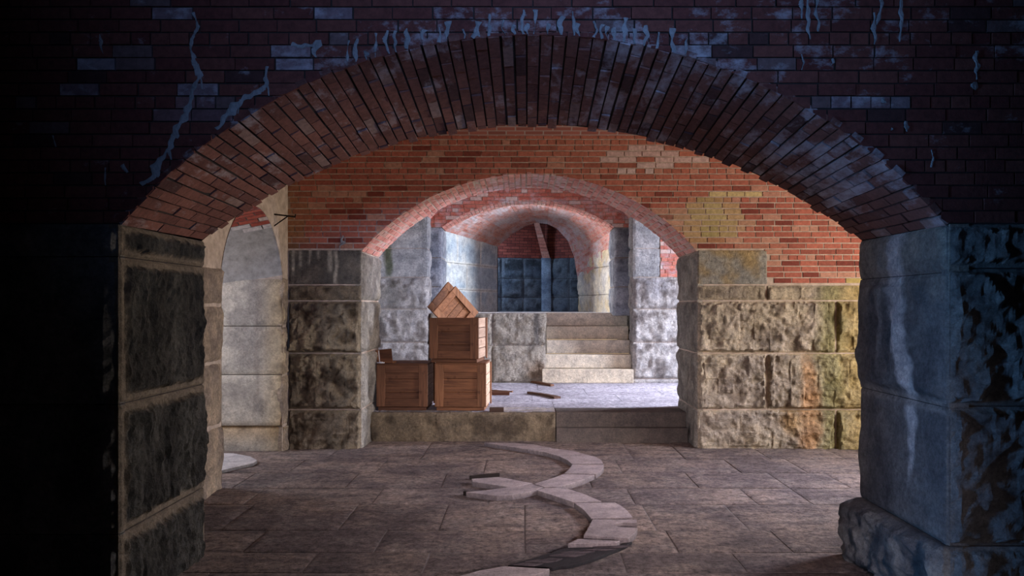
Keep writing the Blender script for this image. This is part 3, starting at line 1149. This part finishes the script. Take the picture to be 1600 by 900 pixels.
# rib
mb = MB()
rp0 = Vector((xc + .02, Y5 - .16, zs)); rp1 = Vector(((836 - 820) / 66, 1250 / 66, 1.6 + (480 - 346) / 66)) + Vector((0, 0, .1))
d = (rp1 - rp0)
for i in range(12):
    a = rp0 + d * (i / 12 + .004) ; b = rp0 + d * ((i + 1) / 12 - .004)
    hw = .09 - .035 * i / 12
    c = lerp(srgb(190, 112, 92), srgb(208, 150, 128), rng.random())
    pa = [a + Vector((-hw, -.03, 0)), a + Vector((hw, -.03, 0)), b + Vector((hw, -.03, 0)), b + Vector((-hw, -.03, 0))]
    pb = [p + Vector((0, .12, 0)) for p in pa]
    ii = [mb.vert(p, c) for p in pa]; jj = [mb.vert(p, c) for p in pb]
    mb.face(ii)
    for k in range(4): mb.face((ii[k], jj[k], jj[(k + 1) % 4], ii[(k + 1) % 4]))
mb.build('vault_rib', M_BRICK, room)
# wall plane around the far opening keeps lamp light out of the rear chamber
mb = MB()
for k in range(n_):
    a, b = far[k], far[k + 1]
    mb.quad((a[0], Y4 + .02, a[1]), (b[0], Y4 + .02, b[1]), (b[0] * 3 + 0, Y4 + .02, 2.4 + (b[1] - 2.4) * 2.5), (a[0] * 3 + 0, Y4 + .02, 2.4 + (a[1] - 2.4) * 2.5))
mb.build('opening_surround', M_MORT_DARK, room)
# upper room shell, with an unseen cross passage added to house the fill lamps
mb = MB()
cw = (.3, .27, .25)
for sx in (-1, 1):
    xa, xb = sorted((sx * 4.2, sx * 4.4))
    mb.box(xa, xb, 14.3, 15.7, 1.4, 4.7, col=cw)
mb.box(-4.3, NL - .03, 15.45, 15.6, 1.4, 4.7, col=cw)
mb.box(NR + .03, 4.3, 15.45, 15.6, 1.4, 4.7, col=cw)
mb.box(-4.3, 4.3, 14.4, 15.6, 4.6, 4.75, col=cw)
n = 24
for k in range(n):
    a, b = A3d.pt(k / n, .03), A3d.pt((k + 1) / n, .03)
    mb.quad((a[0], 15.45, a[1]), (b[0], 15.45, b[1]), (b[0], 15.45, 4.7), (a[0], 15.45, 4.7), col=cw)
mb.build('added_lamp_passage', M_GRAN, room)

# ================================================================== FLOORS
rng = random.Random(3)


def c_floor(P, r, h, q):
    ts = .93 + .14 * noise.cell((q - P) * 3.1)
    n = fr(P, 1.1, 4); n2 = fr(q, 4.5, 4)
    c = lerp(srgb(150, 130, 116), srgb(114, 99, 93), sm(-.4, .4, n))
    c = lerp(c, srgb(88, 76, 72), .6 * sm(.0, .5, noise.noise(Vector((P.x * 3, P.y * 9, 0))) + .5 * noise.noise(Vector((P.x * 9, P.y * 25, 4)))))
    c = lerp(c, srgb(166, 152, 140), .25 * sm(.1, .5, -n2))
    return scal(c, ts)


mb = MB()
rows = [(2.9, 3.5, None), (3.5, 4.2, None), (4.2, 4.84, (-3, -1.9, -.55, .30, 1.25, 2.4, 4.6)), (4.84, 5.24, (-3, -2.2, -1.35, -.62, .62, 1.35, 2.25, 4.6)),
        (5.24, 5.76, (-3, -1.85, -.99, 0.0, 1.01, 1.76, 2.9, 4.6)), (5.76, 6.52, (-3.6, -2.2, -1.35, -.62, 0.0, .95, 1.62, 3.0, 4.6)), (6.52, 7.10, (-4.6, -2.3, -1.25, -.3, .9, 1.9, 2.35, 3.3, 4.6)),
        (7.10, 7.75, (-4.6, -2.6, -1.6, -.75, .6, 1.55, 2.35, 2.9, 4.6)), (7.75, 8.45, (-5, -3.4, -2.3, -1.45, -.4, .95, 2.1, 2.75, 4.6)), (8.45, 9.75, (-5, -3.6, -2.1, -1.1, 1.15, 1.7, 2.6, 3.4, 4.8))]
s = 500
for (a, b, xs) in rows:
    if xs is None: xs = (-3, -1.8, -.7, .5, 1.6, 2.7, 4.6)
    for i in range(len(xs) - 1):
        s += 1
        rock(mb, (0, 0, 0), (1, 0, 0), (0, 1, 0), (0, 0, 1), xs[i], xs[i + 1], a, b, amp=.006, margin=.0, res=.03, col=c_floor, seed=s, gap=.0055, edged=.003, skirt=.03, base=rng.uniform(-.004, .001) - .003)
floor = structure(mb.build('floor', M_FLOOR, None, True))
mb = MB()
mb.quad((-5.2, -4.2, -.011), (7, -4.2, -.011), (7, 9.8, -.011), (-5.2, 9.8, -.011))
mb.build('floor_bedding', mortar_mat('floor_joint', (.20, .17, .15)), floor)
mb = MB()
mb.quad((-5.2, -4.2, -.004), (5.4, -4.2, -.004), (5.4, 2.9, -.004), (-5.2, 2.9, -.004), col=srgb(120, 104, 96))
mb.quad((4.6, 2.9, -.006), (7, 2.9, -.006), (7, 9.8, -.006), (4.6, 9.8, -.006), col=srgb(130, 114, 100))
mb.build('floor_plain', M_FLOOR, floor)


def c_plat(P, r, h, q):
    n = fr(P, 1.0, 4)
    c = lerp(srgb(186, 180, 184), srgb(164, 158, 162), sm(-.4, .4, n))
    return lerp(srgb(150, 146, 150), c, .75 + .25 * r)


KY = 9.55
mb = MB()
KX = X2(868) * 1.0
KX = (868 - 820) / 131
prow = [(KY + .02, 10.7, (-5, -2.2, -.7, KX, KX + .02)), (10.7, 11.5, (-5, -2.4, -1.0, .1, 1.3, 2.6, 4.2, 6)), (11.5, 12.4, (-5, -2.0, -.5, .9, 2.0, 3.4, 6)), (12.4, 13.35, (-5, -2.6, -1.2, .2, 1.5, 3.0, 6))]
s = 560
for (a, b, xs) in prow:
    for i in range(len(xs) - 1):
        if xs[i + 1] - xs[i] < .1: continue
        s += 1
        rock(mb, (0, 0, ZP), (1, 0, 0), (0, 1, 0), (0, 0, 1), xs[i], xs[i + 1], a, b, amp=.002, margin=.0, edged=.0, res=.07, col=c_plat, seed=s, gap=.003, skirt=.03, base=-.002)
rock(mb, (0, 0, ZP), (1, 0, 0), (0, 1, 0), (0, 0, 1), KX, 2.2, KY + .455, 10.7, amp=.002, margin=.0, edged=.0, res=.07, col=c_plat, seed=599, gap=.003, skirt=.03, base=-.002)
plat = structure(mb.build('floor', M_FLOOR, None, True))
mb = MB()
mb.quad((-5, KY + .05, ZP - .012), (6.2, KY + .05, ZP - .012), (6.2, 13.5, ZP - .012), (-5, 13.5, ZP - .012), col=(.3, .28, .28))
mb.build('floor_bedding', M_FLOOR, plat)
# upper room floor
mb = MB()
mb.box(-5.2, 6.2, 14.32, 19.6, 1.2, 1.500, col=srgb(190, 188, 190))
mb.box(-1.72, .30, 13.64, 14.32, 1.2, 1.500, col=srgb(190, 188, 190))
structure(mb.build('floor', M_FLOOR))

# kerb (front of the raised floor)
mb = MB()
def c_kerb(P, r, h, q):
    return lerp(srgb(160, 142, 116), gran(P, r, h, q, srgb(132, 116, 94), srgb(150, 132, 104), srgb(84, 70, 52), .6), r)
rock(mb, (0, KY, 0), (1, 0, 0), (0, 0, 1), (0, -1, 0), -1.84, KX, -.04, ZP, amp=.022, margin=.014, res=.022, col=c_kerb, seed=601, gap=.001, free=(1, 0, 0, 0))
mb.box(-1.84, KX, KY + .03, KY + .5, -.05, ZP - .001, col=srgb(190, 180, 170))
structure(mb.build('trim_1', M_GRAN))

# two low steps
mb = None
low = empty('granite_steps', (KX + .79, KY, 0))
tag(low, 'low flight of two dark stone steps beside the long kerb under the middle arch', 'steps')


def child_box(name, parent, x0, x1, y0, y1, z0, z1, col, mat, bev=.006, notch=None):
    m = MB()
    L = Vector(parent.location)
    m.box(x0 - L.x, x1 - L.x, y0 - L.y, y1 - L.y, z0 - L.z, z1 - L.z, col=col, bev=bev)
    return m.build(name, mat, parent)


child_box('step', low, KX + .006, 1.93, KY - .09, KY + .02, -.02, .170, srgb(92, 82, 74), M_GRAN_FINE)
child_box('step', low, KX + .006, 1.93, KY + .022, KY + .45, -.02, ZP + .001, srgb(92, 82, 74), M_GRAN_FINE)

# low wall beside the stairs
mb = MB()
def c_low(P, r, h, q):
    c = gran(P, r, h, q, srgb(176, 166, 148), srgb(188, 178, 160), srgb(120, 108, 90), .5)
    px, py = 820 + F3 * P.x, 480 - F3 * (P.z - 1.6)
    s = sm(1, .3, abs(px - 840 + 3 * fr(P, 4, 3)) / 7) * sm(545, 535, py)
    c = lerp(c, srgb(74, 72, 72), .7 * s)
    s = sm(1, .3, math.hypot((px - 838) / 26, (py - 580) / 28) + .3 * fr(P, 3, 3))
    return lerp(c, srgb(130, 100, 70), .6 * s)
O, U, V, N = (0, Y3 + .02, 0), (1, 0, 0), (0, 0, 1), (0, -1, 0)
rock(mb, O, U, V, N, X3(672), X3(769), ZP, Z3(540), amp=.03, margin=.02, res=.03, col=c_low, seed=610)
rock(mb, O, U, V, N, X3(672), X3(769), Z3(540), 1.505, amp=.03, margin=.02, res=.03, col=c_low, seed=611)
rock(mb, O, U, V, N, X3(769), X3(853), ZP, Z3(540), amp=.03, margin=.02, res=.03, col=c_low, seed=612)
rock(mb, O, U, V, N, X3(769), X3(853), Z3(540), 1.505, amp=.03, margin=.02, res=.03, col=c_low, seed=613, free=(0, 1, 0, 0))
mb.box(X3(672), X3(846), Y3 + .03, Y3 + .35, ZP - .05, Z3(540), col=srgb(150, 140, 120))
mb.box(X3(672), X3(852), Y3 + .03, Y3 + .35, Z3(540), 1.500, col=srgb(170, 160, 150))
mb.box(X3(852), X3(853) + .02, Y3 + .33, Y3 + 1.5, ZP, 1.49, col=srgb(150, 140, 120))
structure(mb.build('trim_2', M_GRAN))

stairs = empty('granite_staircase', (X3(918), Y3, ZP))
tag(stairs, 'flight of five pale stone stairs rising to the upper room', 'stairs')
rise = (1.507 - ZP) / 5
for k in range(5):
    xl = X3(847) if k < 2 else X3(853) + .02
    xr_ = X3(989)
    child_box('step', stairs, xl, xr_, Y3 + (.01 + .19 * k if k != 0 and k != 1 else -.06 + .19 * k), Y3 + .01 + .19 * (k + 1) + .04, ZP + rise * k, ZP + rise * (k + 1) - .004,
              lerp(srgb(206, 192, 166), srgb(216, 206, 186), (k * 37 % 5) / 5), M_GRAN_FINE, bev=.008)

# ================================================================== SIDE WALLS, CEILINGS
def holed_wall(mb, x0, x1, ya, yb, za, zb, hy0, hy1, hz0, hz1):
    mb.box(x0, x1, ya, hy0, za, zb, col=(.3, .26, .22)); mb.box(x0, x1, hy1, yb, za, zb, col=(.3, .26, .22))
    mb.box(x0, x1, hy0, hy1, za, hz0, col=(.3, .26, .22)); mb.box(x0, x1, hy0, hy1, hz1, zb, col=(.3, .26, .22))


mb = MB()
holed_wall(mb, -4.9, -4.65, -4.2, 4.14, -.05, 4.1, 2.0, 2.9, .7, 2.3)
mb.box(-3.6, -2.80, -4.2, 1.9, -.05, 4.1, col=(.09, .08, .075)); mb.box(-3.6, -2.80, 3.0, 4.12, -.05, 4.1, col=(.09, .08, .075)); mb.box(-4.65, -2.80, 1.9, 3.0, 2.5, 4.1, col=(.3, .26, .22))  # thick embrasure wall added out of view to keep light off the left pier
mb.box(-4.65, -3.6, 1.8, 1.95, -.05, 4.1, col=(.3, .26, .22)); mb.box(-4.65, -3.6, 2.95, 3.1, -.05, 4.1, col=(.3, .26, .22))
holed_wall(mb, -5.5, -5.0, 4.9, 9.3, -.05, 4.2, 7.35, 8.45, 1.0, 2.4)
holed_wall(mb, -5.6, -5.2, 10.1, 13.4, .2, 4.6, 11.2, 12.8, .9, 3.0)
structure(mb.build('wall_left', M_GRAN))
mb = MB()
holed_wall(mb, 6.2, 6.5, 5.1, 9.2, -.05, 4.2, 5.9, 7.9, .8, 2.7)
holed_wall(mb, 5.6, 6.1, 10.1, 13.4, .2, 4.6, 10.6, 12.6, .9, 3.3)
mb.box(5.2, 5.5, -4.2, 4.2, -.05, 4.1, col=(.09, .08, .075))
structure(mb.build('wall_right', M_GRAN))
mb = MB()
mb.box(-4.9, 5.5, -4.5, -4.2, -.05, 4.1, col=(.09, .08, .075))
structure(mb.build('wall_rear', M_GRAN))
for (a, b, x0, x1, z) in ((-4.3, 4.2, -4.8, 5.5, 3.6), (5.1, 9.2, -5.4, 6.5, 3.5), (10.1, 13.4, -5.6, 6.2, 4.2)):
    mb = MB()
    uv = []
    n = 16
    for k in range(n):
        t0, t1 = k / n, (k + 1) / n
        f = lambda t: z + .55 * math.sin(math.pi * t)
        y0_, y1_ = a + (b - a) * t0, a + (b - a) * t1
        for (X, Y, Z, vv) in ((x0, y0_, f(t0), y0_), (x1, y0_, f(t0), y0_), (x1, y1_, f(t1), y1_), (x0, y1_, f(t1), y1_)):
            mb.vert((X, Y, Z)); uv.append((X, vv))
        mb.face((k * 4 + 3, k * 4 + 2, k * 4 + 1, k * 4))
    mb.uv = uv
    structure(mb.build('ceiling', M_UV))

# ================================================================== CURVED PAVING SLABS ON THE FLOOR
def G(px, py, z=0.0):
    Y = 1250 * (1.6 - z) / (py - 480)
    return ((px - 820) * Y / 1250, Y)


def zoomed(pts):
    return [(700 + a / 3.75, 660 + b / 3.75) for a, b in pts]


def slab(name, pix, label, cat, group, z0=0.0, th=.04, col=(.4, .35, .33), seed=0, mat=None, rough=.003, zt=None):
    """flat slab lying on the floor; outline given as floor positions"""
    zt = zt if zt is not None else z0 + th
    P = [G(x, y, zt) for x, y in pix]
    cx = sum(p[0] for p in P) / len(P); cy = sum(p[1] for p in P) / len(P)
    # densify and roughen the outline
    Q = []
    for i in range(len(P)):
        a, b = P[i], P[(i + 1) % len(P)]
        L_ = math.hypot(b[0] - a[0], b[1] - a[1])
        m = max(1, int(L_ / .05))
        for k in range(m):
            t = k / m
            x_, y_ = a[0] + (b[0] - a[0]) * t, a[1] + (b[1] - a[1]) * t
            o = rough * noise.noise(Vector((x_ * 18, y_ * 18, seed))) if k else 0
            Q.append((x_ - cx + o, y_ - cy + o))
    ar = sum(Q[i][0] * Q[(i + 1) % len(Q)][1] - Q[(i + 1) % len(Q)][0] * Q[i][1] for i in range(len(Q)))
    if ar < 0: Q.reverse()
    m_ = MB()
    n = len(Q)
    e = .003
    Q = [(x * .978, y * .978) for x, y in Q]
    lo = [m_.vert((x, y, 0), scal(col, .35)) for x, y in Q]  # shade of the edges painted into the side colour, along with dirt
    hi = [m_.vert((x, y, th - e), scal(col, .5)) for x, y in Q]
    tp = [m_.vert((x * (1 - .008), y * (1 - .008), th), col) for x, y in Q]
    for k in range(n):
        j = (k + 1) % n
        m_.face((lo[k], lo[j], hi[j], hi[k])); m_.face((hi[k], hi[j], tp[j], tp[k]))
    m_.face(tp); m_.face(lo[::-1])
    o = m_.build(name, mat or M_GRAN_FINE)
    o.location = (cx, cy, zt - th + .0005)
    tag(o, label, cat, group)
    return o


SL = srgb(170, 154, 149)
gA = 'curved flagstones of the winding strip on the floor'
segs = [
    ([(208, 118), (330, 138), (470, 158), (612, 150), (500, 128), (330, 119)], 'slim pointed flagstone tip touching the kerb at the top of the winding strip'),
    ([(473, 160), (560, 172), (650, 198), (700, 222), (725, 243), (914, 243), (905, 222), (870, 202), (800, 185), (730, 165), (616, 152)], 'wide flagstone where the winding strip bends right below the two low steps'),
    ([(727, 247), (705, 275), (680, 298), (868, 302), (896, 285), (914, 265), (915, 247)], 'short flagstone at the outermost right point of the upper bend of the strip'),
    ([(676, 302), (600, 330), (502, 360), (565, 379), (640, 379), (720, 360), (790, 338), (862, 306)], 'flagstone leading down left from the upper bend to the crossing of the strip'),
    ([(498, 362), (430, 374), (350, 380), (192, 400), (100, 408), (285, 431), (380, 424), (480, 407), (562, 381)], 'lower left arm of the crossing flagstones with a square dark end'),
    ([(135, 330), (300, 319), (400, 338), (498, 357), (425, 372), (350, 378), (240, 362), (140, 346)], 'upper left arm of the crossing flagstones ending beside a thin dark edge'),
    ([(520, 397), (566, 384), (640, 383), (700, 388), (790, 416), (905, 464), (735, 467), (640, 436)], 'long flagstone leading down right from the crossing of the strip'),
    ([(737, 471), (980, 469), (1020, 490), (1052, 515), (1085, 556), (835, 562), (795, 515)], 'notched flagstone on the right of the lower bend, just above the widest one'),
    ([(842, 567), (1108, 568), (1110, 585), (1030, 585), (970, 597), (1000, 612), (1112, 618), (1100, 645), (1060, 680), (790, 662), (820, 615)], 'flagstone with a chipped hollow at the outermost right of the lower bend'),
    ([(760, 682), (1010, 694), (990, 706), (700, 712)], 'narrow pale sliver of flagstone below the chipped one'),
    ([(330, 842), (600, 858), (560, 880), (430, 912), (20, 912), (180, 868)], 'pale flagstone cut off by the bottom edge of the picture'),
]
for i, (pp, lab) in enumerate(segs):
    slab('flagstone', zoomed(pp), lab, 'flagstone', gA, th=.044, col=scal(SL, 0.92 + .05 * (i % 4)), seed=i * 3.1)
# dark broken slate between the two last stones
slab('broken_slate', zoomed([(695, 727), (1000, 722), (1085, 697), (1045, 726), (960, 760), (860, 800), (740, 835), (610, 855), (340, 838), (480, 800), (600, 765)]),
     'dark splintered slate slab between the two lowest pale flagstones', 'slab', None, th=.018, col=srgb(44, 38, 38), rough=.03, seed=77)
rr = random.Random(17)
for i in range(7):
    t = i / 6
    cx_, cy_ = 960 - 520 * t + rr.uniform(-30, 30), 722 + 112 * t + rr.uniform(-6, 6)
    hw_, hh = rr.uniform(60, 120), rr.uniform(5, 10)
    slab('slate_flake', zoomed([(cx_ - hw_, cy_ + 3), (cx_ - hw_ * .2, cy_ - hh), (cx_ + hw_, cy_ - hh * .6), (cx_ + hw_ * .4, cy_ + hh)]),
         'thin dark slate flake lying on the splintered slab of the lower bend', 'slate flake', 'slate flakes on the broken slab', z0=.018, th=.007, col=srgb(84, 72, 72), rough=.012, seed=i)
# arc slab in the light of the left embrasure
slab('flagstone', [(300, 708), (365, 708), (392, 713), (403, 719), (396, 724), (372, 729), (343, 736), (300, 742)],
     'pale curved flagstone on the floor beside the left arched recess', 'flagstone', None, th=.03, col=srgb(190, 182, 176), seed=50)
# dark iron strips at the ends of the crossing arms


def bar(name, p0, p1, wdt, h, z, mat, label, cat, group=None, col=(1, 1, 1), bow=0.0, taper=0.0):
    """slender strip lying on the floor from p0 to p1 (world x,y)"""
    a, b = Vector((*p0, 0)), Vector((*p1, 0))
    d = b - a; L_ = d.length; d.normalize(); s_ = Vector((-d.y, d.x, 0))
    c = (a + b) / 2
    m_ = MB()
    n = 10
    rows_ = []
    for k in range(n + 1):
        t = k / n
        q = a + d * (L_ * t) + s_ * bow * math.sin(math.pi * t) - c
        w_ = wdt / 2 * (1 - taper * (1 - t))
        rows_.append([m_.vert(q + s_ * sg * w_ + Vector((0, 0, zz_)), col) for sg, zz_ in ((-1, 0), (1, 0), (1, h), (-1, h))])
    for k in range(n):
        for j in range(4):
            m_.face((rows_[k][j], rows_[k][(j + 1) % 4], rows_[k + 1][(j + 1) % 4], rows_[k + 1][j]))
    m_.face(rows_[0][::-1]); m_.face(rows_[-1])
    o = m_.build(name, mat)
    o.location = (c.x, c.y, z)
    tag(o, label, cat, group)
    return o


g1 = G(700 + 94 / 3.75, 660 + 427 / 3.75, 0.0); g2 = G(700 + 286 / 3.75, 660 + 450 / 3.75, 0.0)
bar('iron_strip', g1, g2, .03, .038, .0, M_IRON, 'thick dark iron strip closing the square end of the lower crossing arm', 'iron strip')
g1 = G(700 + 130 / 3.75, 660 + 336 / 3.75, .0); g2 = G(700 + 300 / 3.75, 660 + 319 / 3.75, .0)
bar('iron_strip', g1, g2, .02, .036, .0, M_IRON, 'thin dark iron strip along the end of the upper crossing arm', 'iron strip')

# wooden scraps on the raised floor
bar('wooden_lath', G(774, 592, ZP), G(863, 603.5, ZP), .07, .03, ZP, M_WOODX, 'long thin curved wooden lath lying on the raised floor before the low wall', 'wooden lath', bow=.12, col=(.8, .72, .7))
bar('wooden_lath', G(825, 615, ZP), G(871, 623, ZP), .11, .03, ZP, M_WOODX, 'dark wooden lath with a wide blunt end in the middle of the raised floor', 'wooden lath', taper=.7, bow=.04, col=(.5, .48, .5))
bar('wooden_lath', G(768, 611, ZP), G(801, 613, ZP), .03, .02, ZP, M_WOODX, 'very thin dark stick just behind the short reddish board', 'stick')
bar('wooden_board', G(767, 617, ZP), G(796, 617, ZP), .10, .045, ZP, M_WOODX, 'short reddish board lying right of the stacked crates', 'board', col=(.75, .6, .6))
bar('wooden_board', G(765, 643.2, ZP), G(787, 643.2, ZP), .10, .05, ZP, M_WOODX, 'dark wooden block on the platform edge at the foot of the crates', 'block', col=(.35, .4, .5))

# ================================================================== CRATES
def crate(name, label, px0, px1, py0, py1, Y, zb, depth, rz, lid=True, tone=(1, 1, 1), seed=0, side_boards=4, open_top=False):
    f = 1250 / Y
    W = (px1 - px0) / f; H = (py1 - py0) / f
    r = random.Random(seed)
    e = empty(name, (((px0 + px1) / 2 - 820) / f, Y, zb), rz)
    tag(e, label, 'crate', 'wooden crates on the raised floor')
    st = .105 * W / .62
    T = .022

    def part(nm, mat, boxes):
        m_ = MB()
        for bx in boxes:
            k = r.uniform(.82, 1.18)
            m_.box(*bx, col=(tone[0] * k, tone[1] * k, tone[2] * k), bev=.003)
        return m_.build(nm, mat, e)
    hw = W / 2
    b0 = .045
    part('base_board', M_WOODX, [(-hw + .02, hw - .02, .012, depth - .012, 0, b0 - .006)])
    # front face: stiles, rails, recessed planks (tongue and groove)
    for sx in (-1, 1):
        x0, x1 = sorted((sx * hw, sx * (hw - st)))
        part('stile', M_WOODZ, [(x0, x1, 0, T, b0, H)])
    part('rail', M_WOODX, [(-hw + st + .001, hw - st - .001, 0, T, b0, b0 + st * .95)])
    part('rail', M_WOODX, [(-hw + st + .001, hw - st - .001, 0, T, H - st * .9, H)])
    np_ = 3
    zs_ = [b0 + .01 + (H - b0 - .02) * k / np_ for k in range(np_ + 1)]
    part('front_panel', M_WOODX, [(-hw + .01, hw - .01, T + .001, T + .018, zs_[k] + .0015, zs_[k + 1] - .0015) for k in range(np_)])
    # sides
    for sx in (-1, 1):
        x0, x1 = sorted((sx * hw, sx * (hw - .02)))
        ys = [b0 + (H - b0) * k / side_boards for k in range(side_boards + 1)]
        part('side_panel', M_WOODY, [(x0, x1, T + .020, depth - .02, ys[k] + .004, ys[k + 1] - .004) for k in range(side_boards)])
        xa, xb = sorted((sx * (hw + .018), sx * (hw + .001)))
        part('corner_post', M_WOODZ, [(xa, xb, depth - .075, depth - .02, b0 * .5, H - .004)])
    part('back_panel', M_WOODX, [(-hw + .02, hw - .02, depth - .018, depth, b0, H - .002)])
    if lid:
        part('lid', M_WOODX, [(-hw + .004, hw - .004, .003, depth - .003, H + .001, H + .018)])
    return e


YC = 9.72
fC = 1250 / YC
crate('wooden_crate', 'closed wooden crate on the left, standing beside the pier', 588, 668, 570, 641, YC, ZP + .002, .62, math.radians(-1), seed=1, tone=(.80, .72, .70))
crate('wooden_crate', 'closed wooden crate carrying the open crate on its lid', 679, 759.5, 569, 641.5, YC - .02, ZP + .002, .62, math.radians(-2.5), seed=2, tone=(1.15, 1.05, .95))
HB = (641.5 - 569) / (1250 / (YC - .02))
ZT = ZP + .002 + HB + .019 + .001
crate('wooden_crate', 'topmost wooden crate, open with two panels sticking out of it', 670, 748, 491, 561, YC + .0, ZT, .60, math.radians(-6.5), lid=False, seed=3, tone=(.92, .82, .76))


def crate_panel(label, apex_px, apex_py, size, Y, yaw, lean, tone, seed, roll=45):
    """square framed crate end standing on one corner inside the open crate"""
    f = 1250 / Y
    e = empty('crate_panel', ((apex_px - 820) / f, Y, 1.6 + (480 - apex_py) / f - size * 1.4142))
    tag(e, label, 'wooden panel')
    e.rotation_euler = (0, 0, 0)
    R_ = Matrix.Rotation(math.radians(yaw), 4, 'Z') @ Matrix.Rotation(math.radians(lean), 4, 'X') @ Matrix.Rotation(math.radians(-roll), 4, 'Y')
    r = random.Random(seed)

    def part(nm, mat, boxes):
        m_ = MB()
        for bx in boxes:
            k = r.uniform(.9, 1.2)
            m_.box(*bx, col=(tone[0] * k, tone[1] * k, tone[2] * k), M=R_, bev=.002)
        return m_.build(nm, mat, e)
    s = size; t = .02; w_ = .085
    part('stile', M_WOODZ, [(0, w_, -t, 0, 0, s)])
    part('stile', M_WOODZ, [(s - w_, s, -t, 0, 0, s)])
    part('rail', M_WOODX, [(w_ + .001, s - w_ - .001, -t, 0, 0, w_)])
    part('rail', M_WOODX, [(w_ + .001, s - w_ - .001, -t, 0, s - w_, s)])
    n = 5
    part('planks', M_WOODX, [(.003, s - .003, .001, .016, s * k / n + .002, s * (k + 1) / n - .002) for k in range(n)])
    return e


LT = (1.75, 1.65, 1.6)
crate_panel('square framed panel standing on its corner in the open crate, right and in front', 713, 447, .46, YC + .22, 35, -3, LT, 5, roll=45)
crate_panel('plank panel tucked behind on the left in the open crate', 704, 440, .44, YC + .42, 35, -3, (1.4, 1.3, 1.2), 6, roll=47)

# small broken wooden box on the left crate
HL = (641 - 570) / fC
zt_ = ZP + .002 + HL + .019
bx = empty('wooden_box', ((602 - 820) / 1250 * (YC + .12), YC + .12, zt_ + .001), math.radians(-8))
tag(bx, 'small dark open wooden box standing on the left crate', 'box')
def bpart(nm, mat, boxes, M=None, tone=(.8, .7, .65)):
    m_ = MB()
    for b_ in boxes: m_.box(*b_, col=tone, M=M, bev=.0015)
    return m_.build(nm, mat, bx)
TL = Matrix.Rotation(math.radians(-6), 4, 'Y')
bpart('bottom', M_WOODX, [(-.07, .12, -.06, .08, 0, .018)])
bpart('back_panel', M_WOODX, [(-.08, .075, .06, .075, .018, .165)], TL)
bpart('side_panel', M_WOODZ, [(-.095, -.08, -.05, .075, .022, .165)], TL)
bpart('front_lip', M_WOODX, [(-.06, .115, -.075, -.061, 0, .05)], None, (.9, .75, .7))
cd = MB()
cd.box(-.048, -.040, -.078, -.070, .0, .16, col=(1, 1, 1), M=TL)
cd.box(-.075, .015, -.098, -.076, 0, .012)
cd.box(-.03, .0, -.11, -.098, 0, .018)
cdo = cd.build('cord', M_STRING, bx)
cdo['label'] = 'white cord'

# ================================================================== iron bracket on the left wall
br = empty('iron_bracket', (XS, 8.60, 2.57))
tag(br, 'small rusty triangular iron bracket fixed high on the left wall', 'bracket')


def rod(nm, a, b, r_, parent):
    a, b = Vector(a), Vector(b)
    d = (b - a).normalized()
    s_ = d.cross(Vector((0, 1, .01))).normalized(); t_ = d.cross(s_)
    m_ = MB()
    A_ = [m_.vert(a + s_ * r_ * math.cos(k * math.pi / 4) + t_ * r_ * math.sin(k * math.pi / 4)) for k in range(8)]
    B_ = [m_.vert(b + s_ * r_ * math.cos(k * math.pi / 4) + t_ * r_ * math.sin(k * math.pi / 4)) for k in range(8)]
    for k in range(8): m_.face((A_[k], A_[(k + 1) % 8], B_[(k + 1) % 8], B_[k]))
    m_.face(A_[::-1]); m_.face(B_)
    return m_.build(nm, M_IRON, parent)


rod('arm', (-.01, 0, .03), (.215, .04, .005), .008, br)
rod('brace', (-.01, 0, -.10), (.135, .03, .012), .007, br)
rod('hook', (.205, .04, .0), (.215, .04, .035), .007, br)
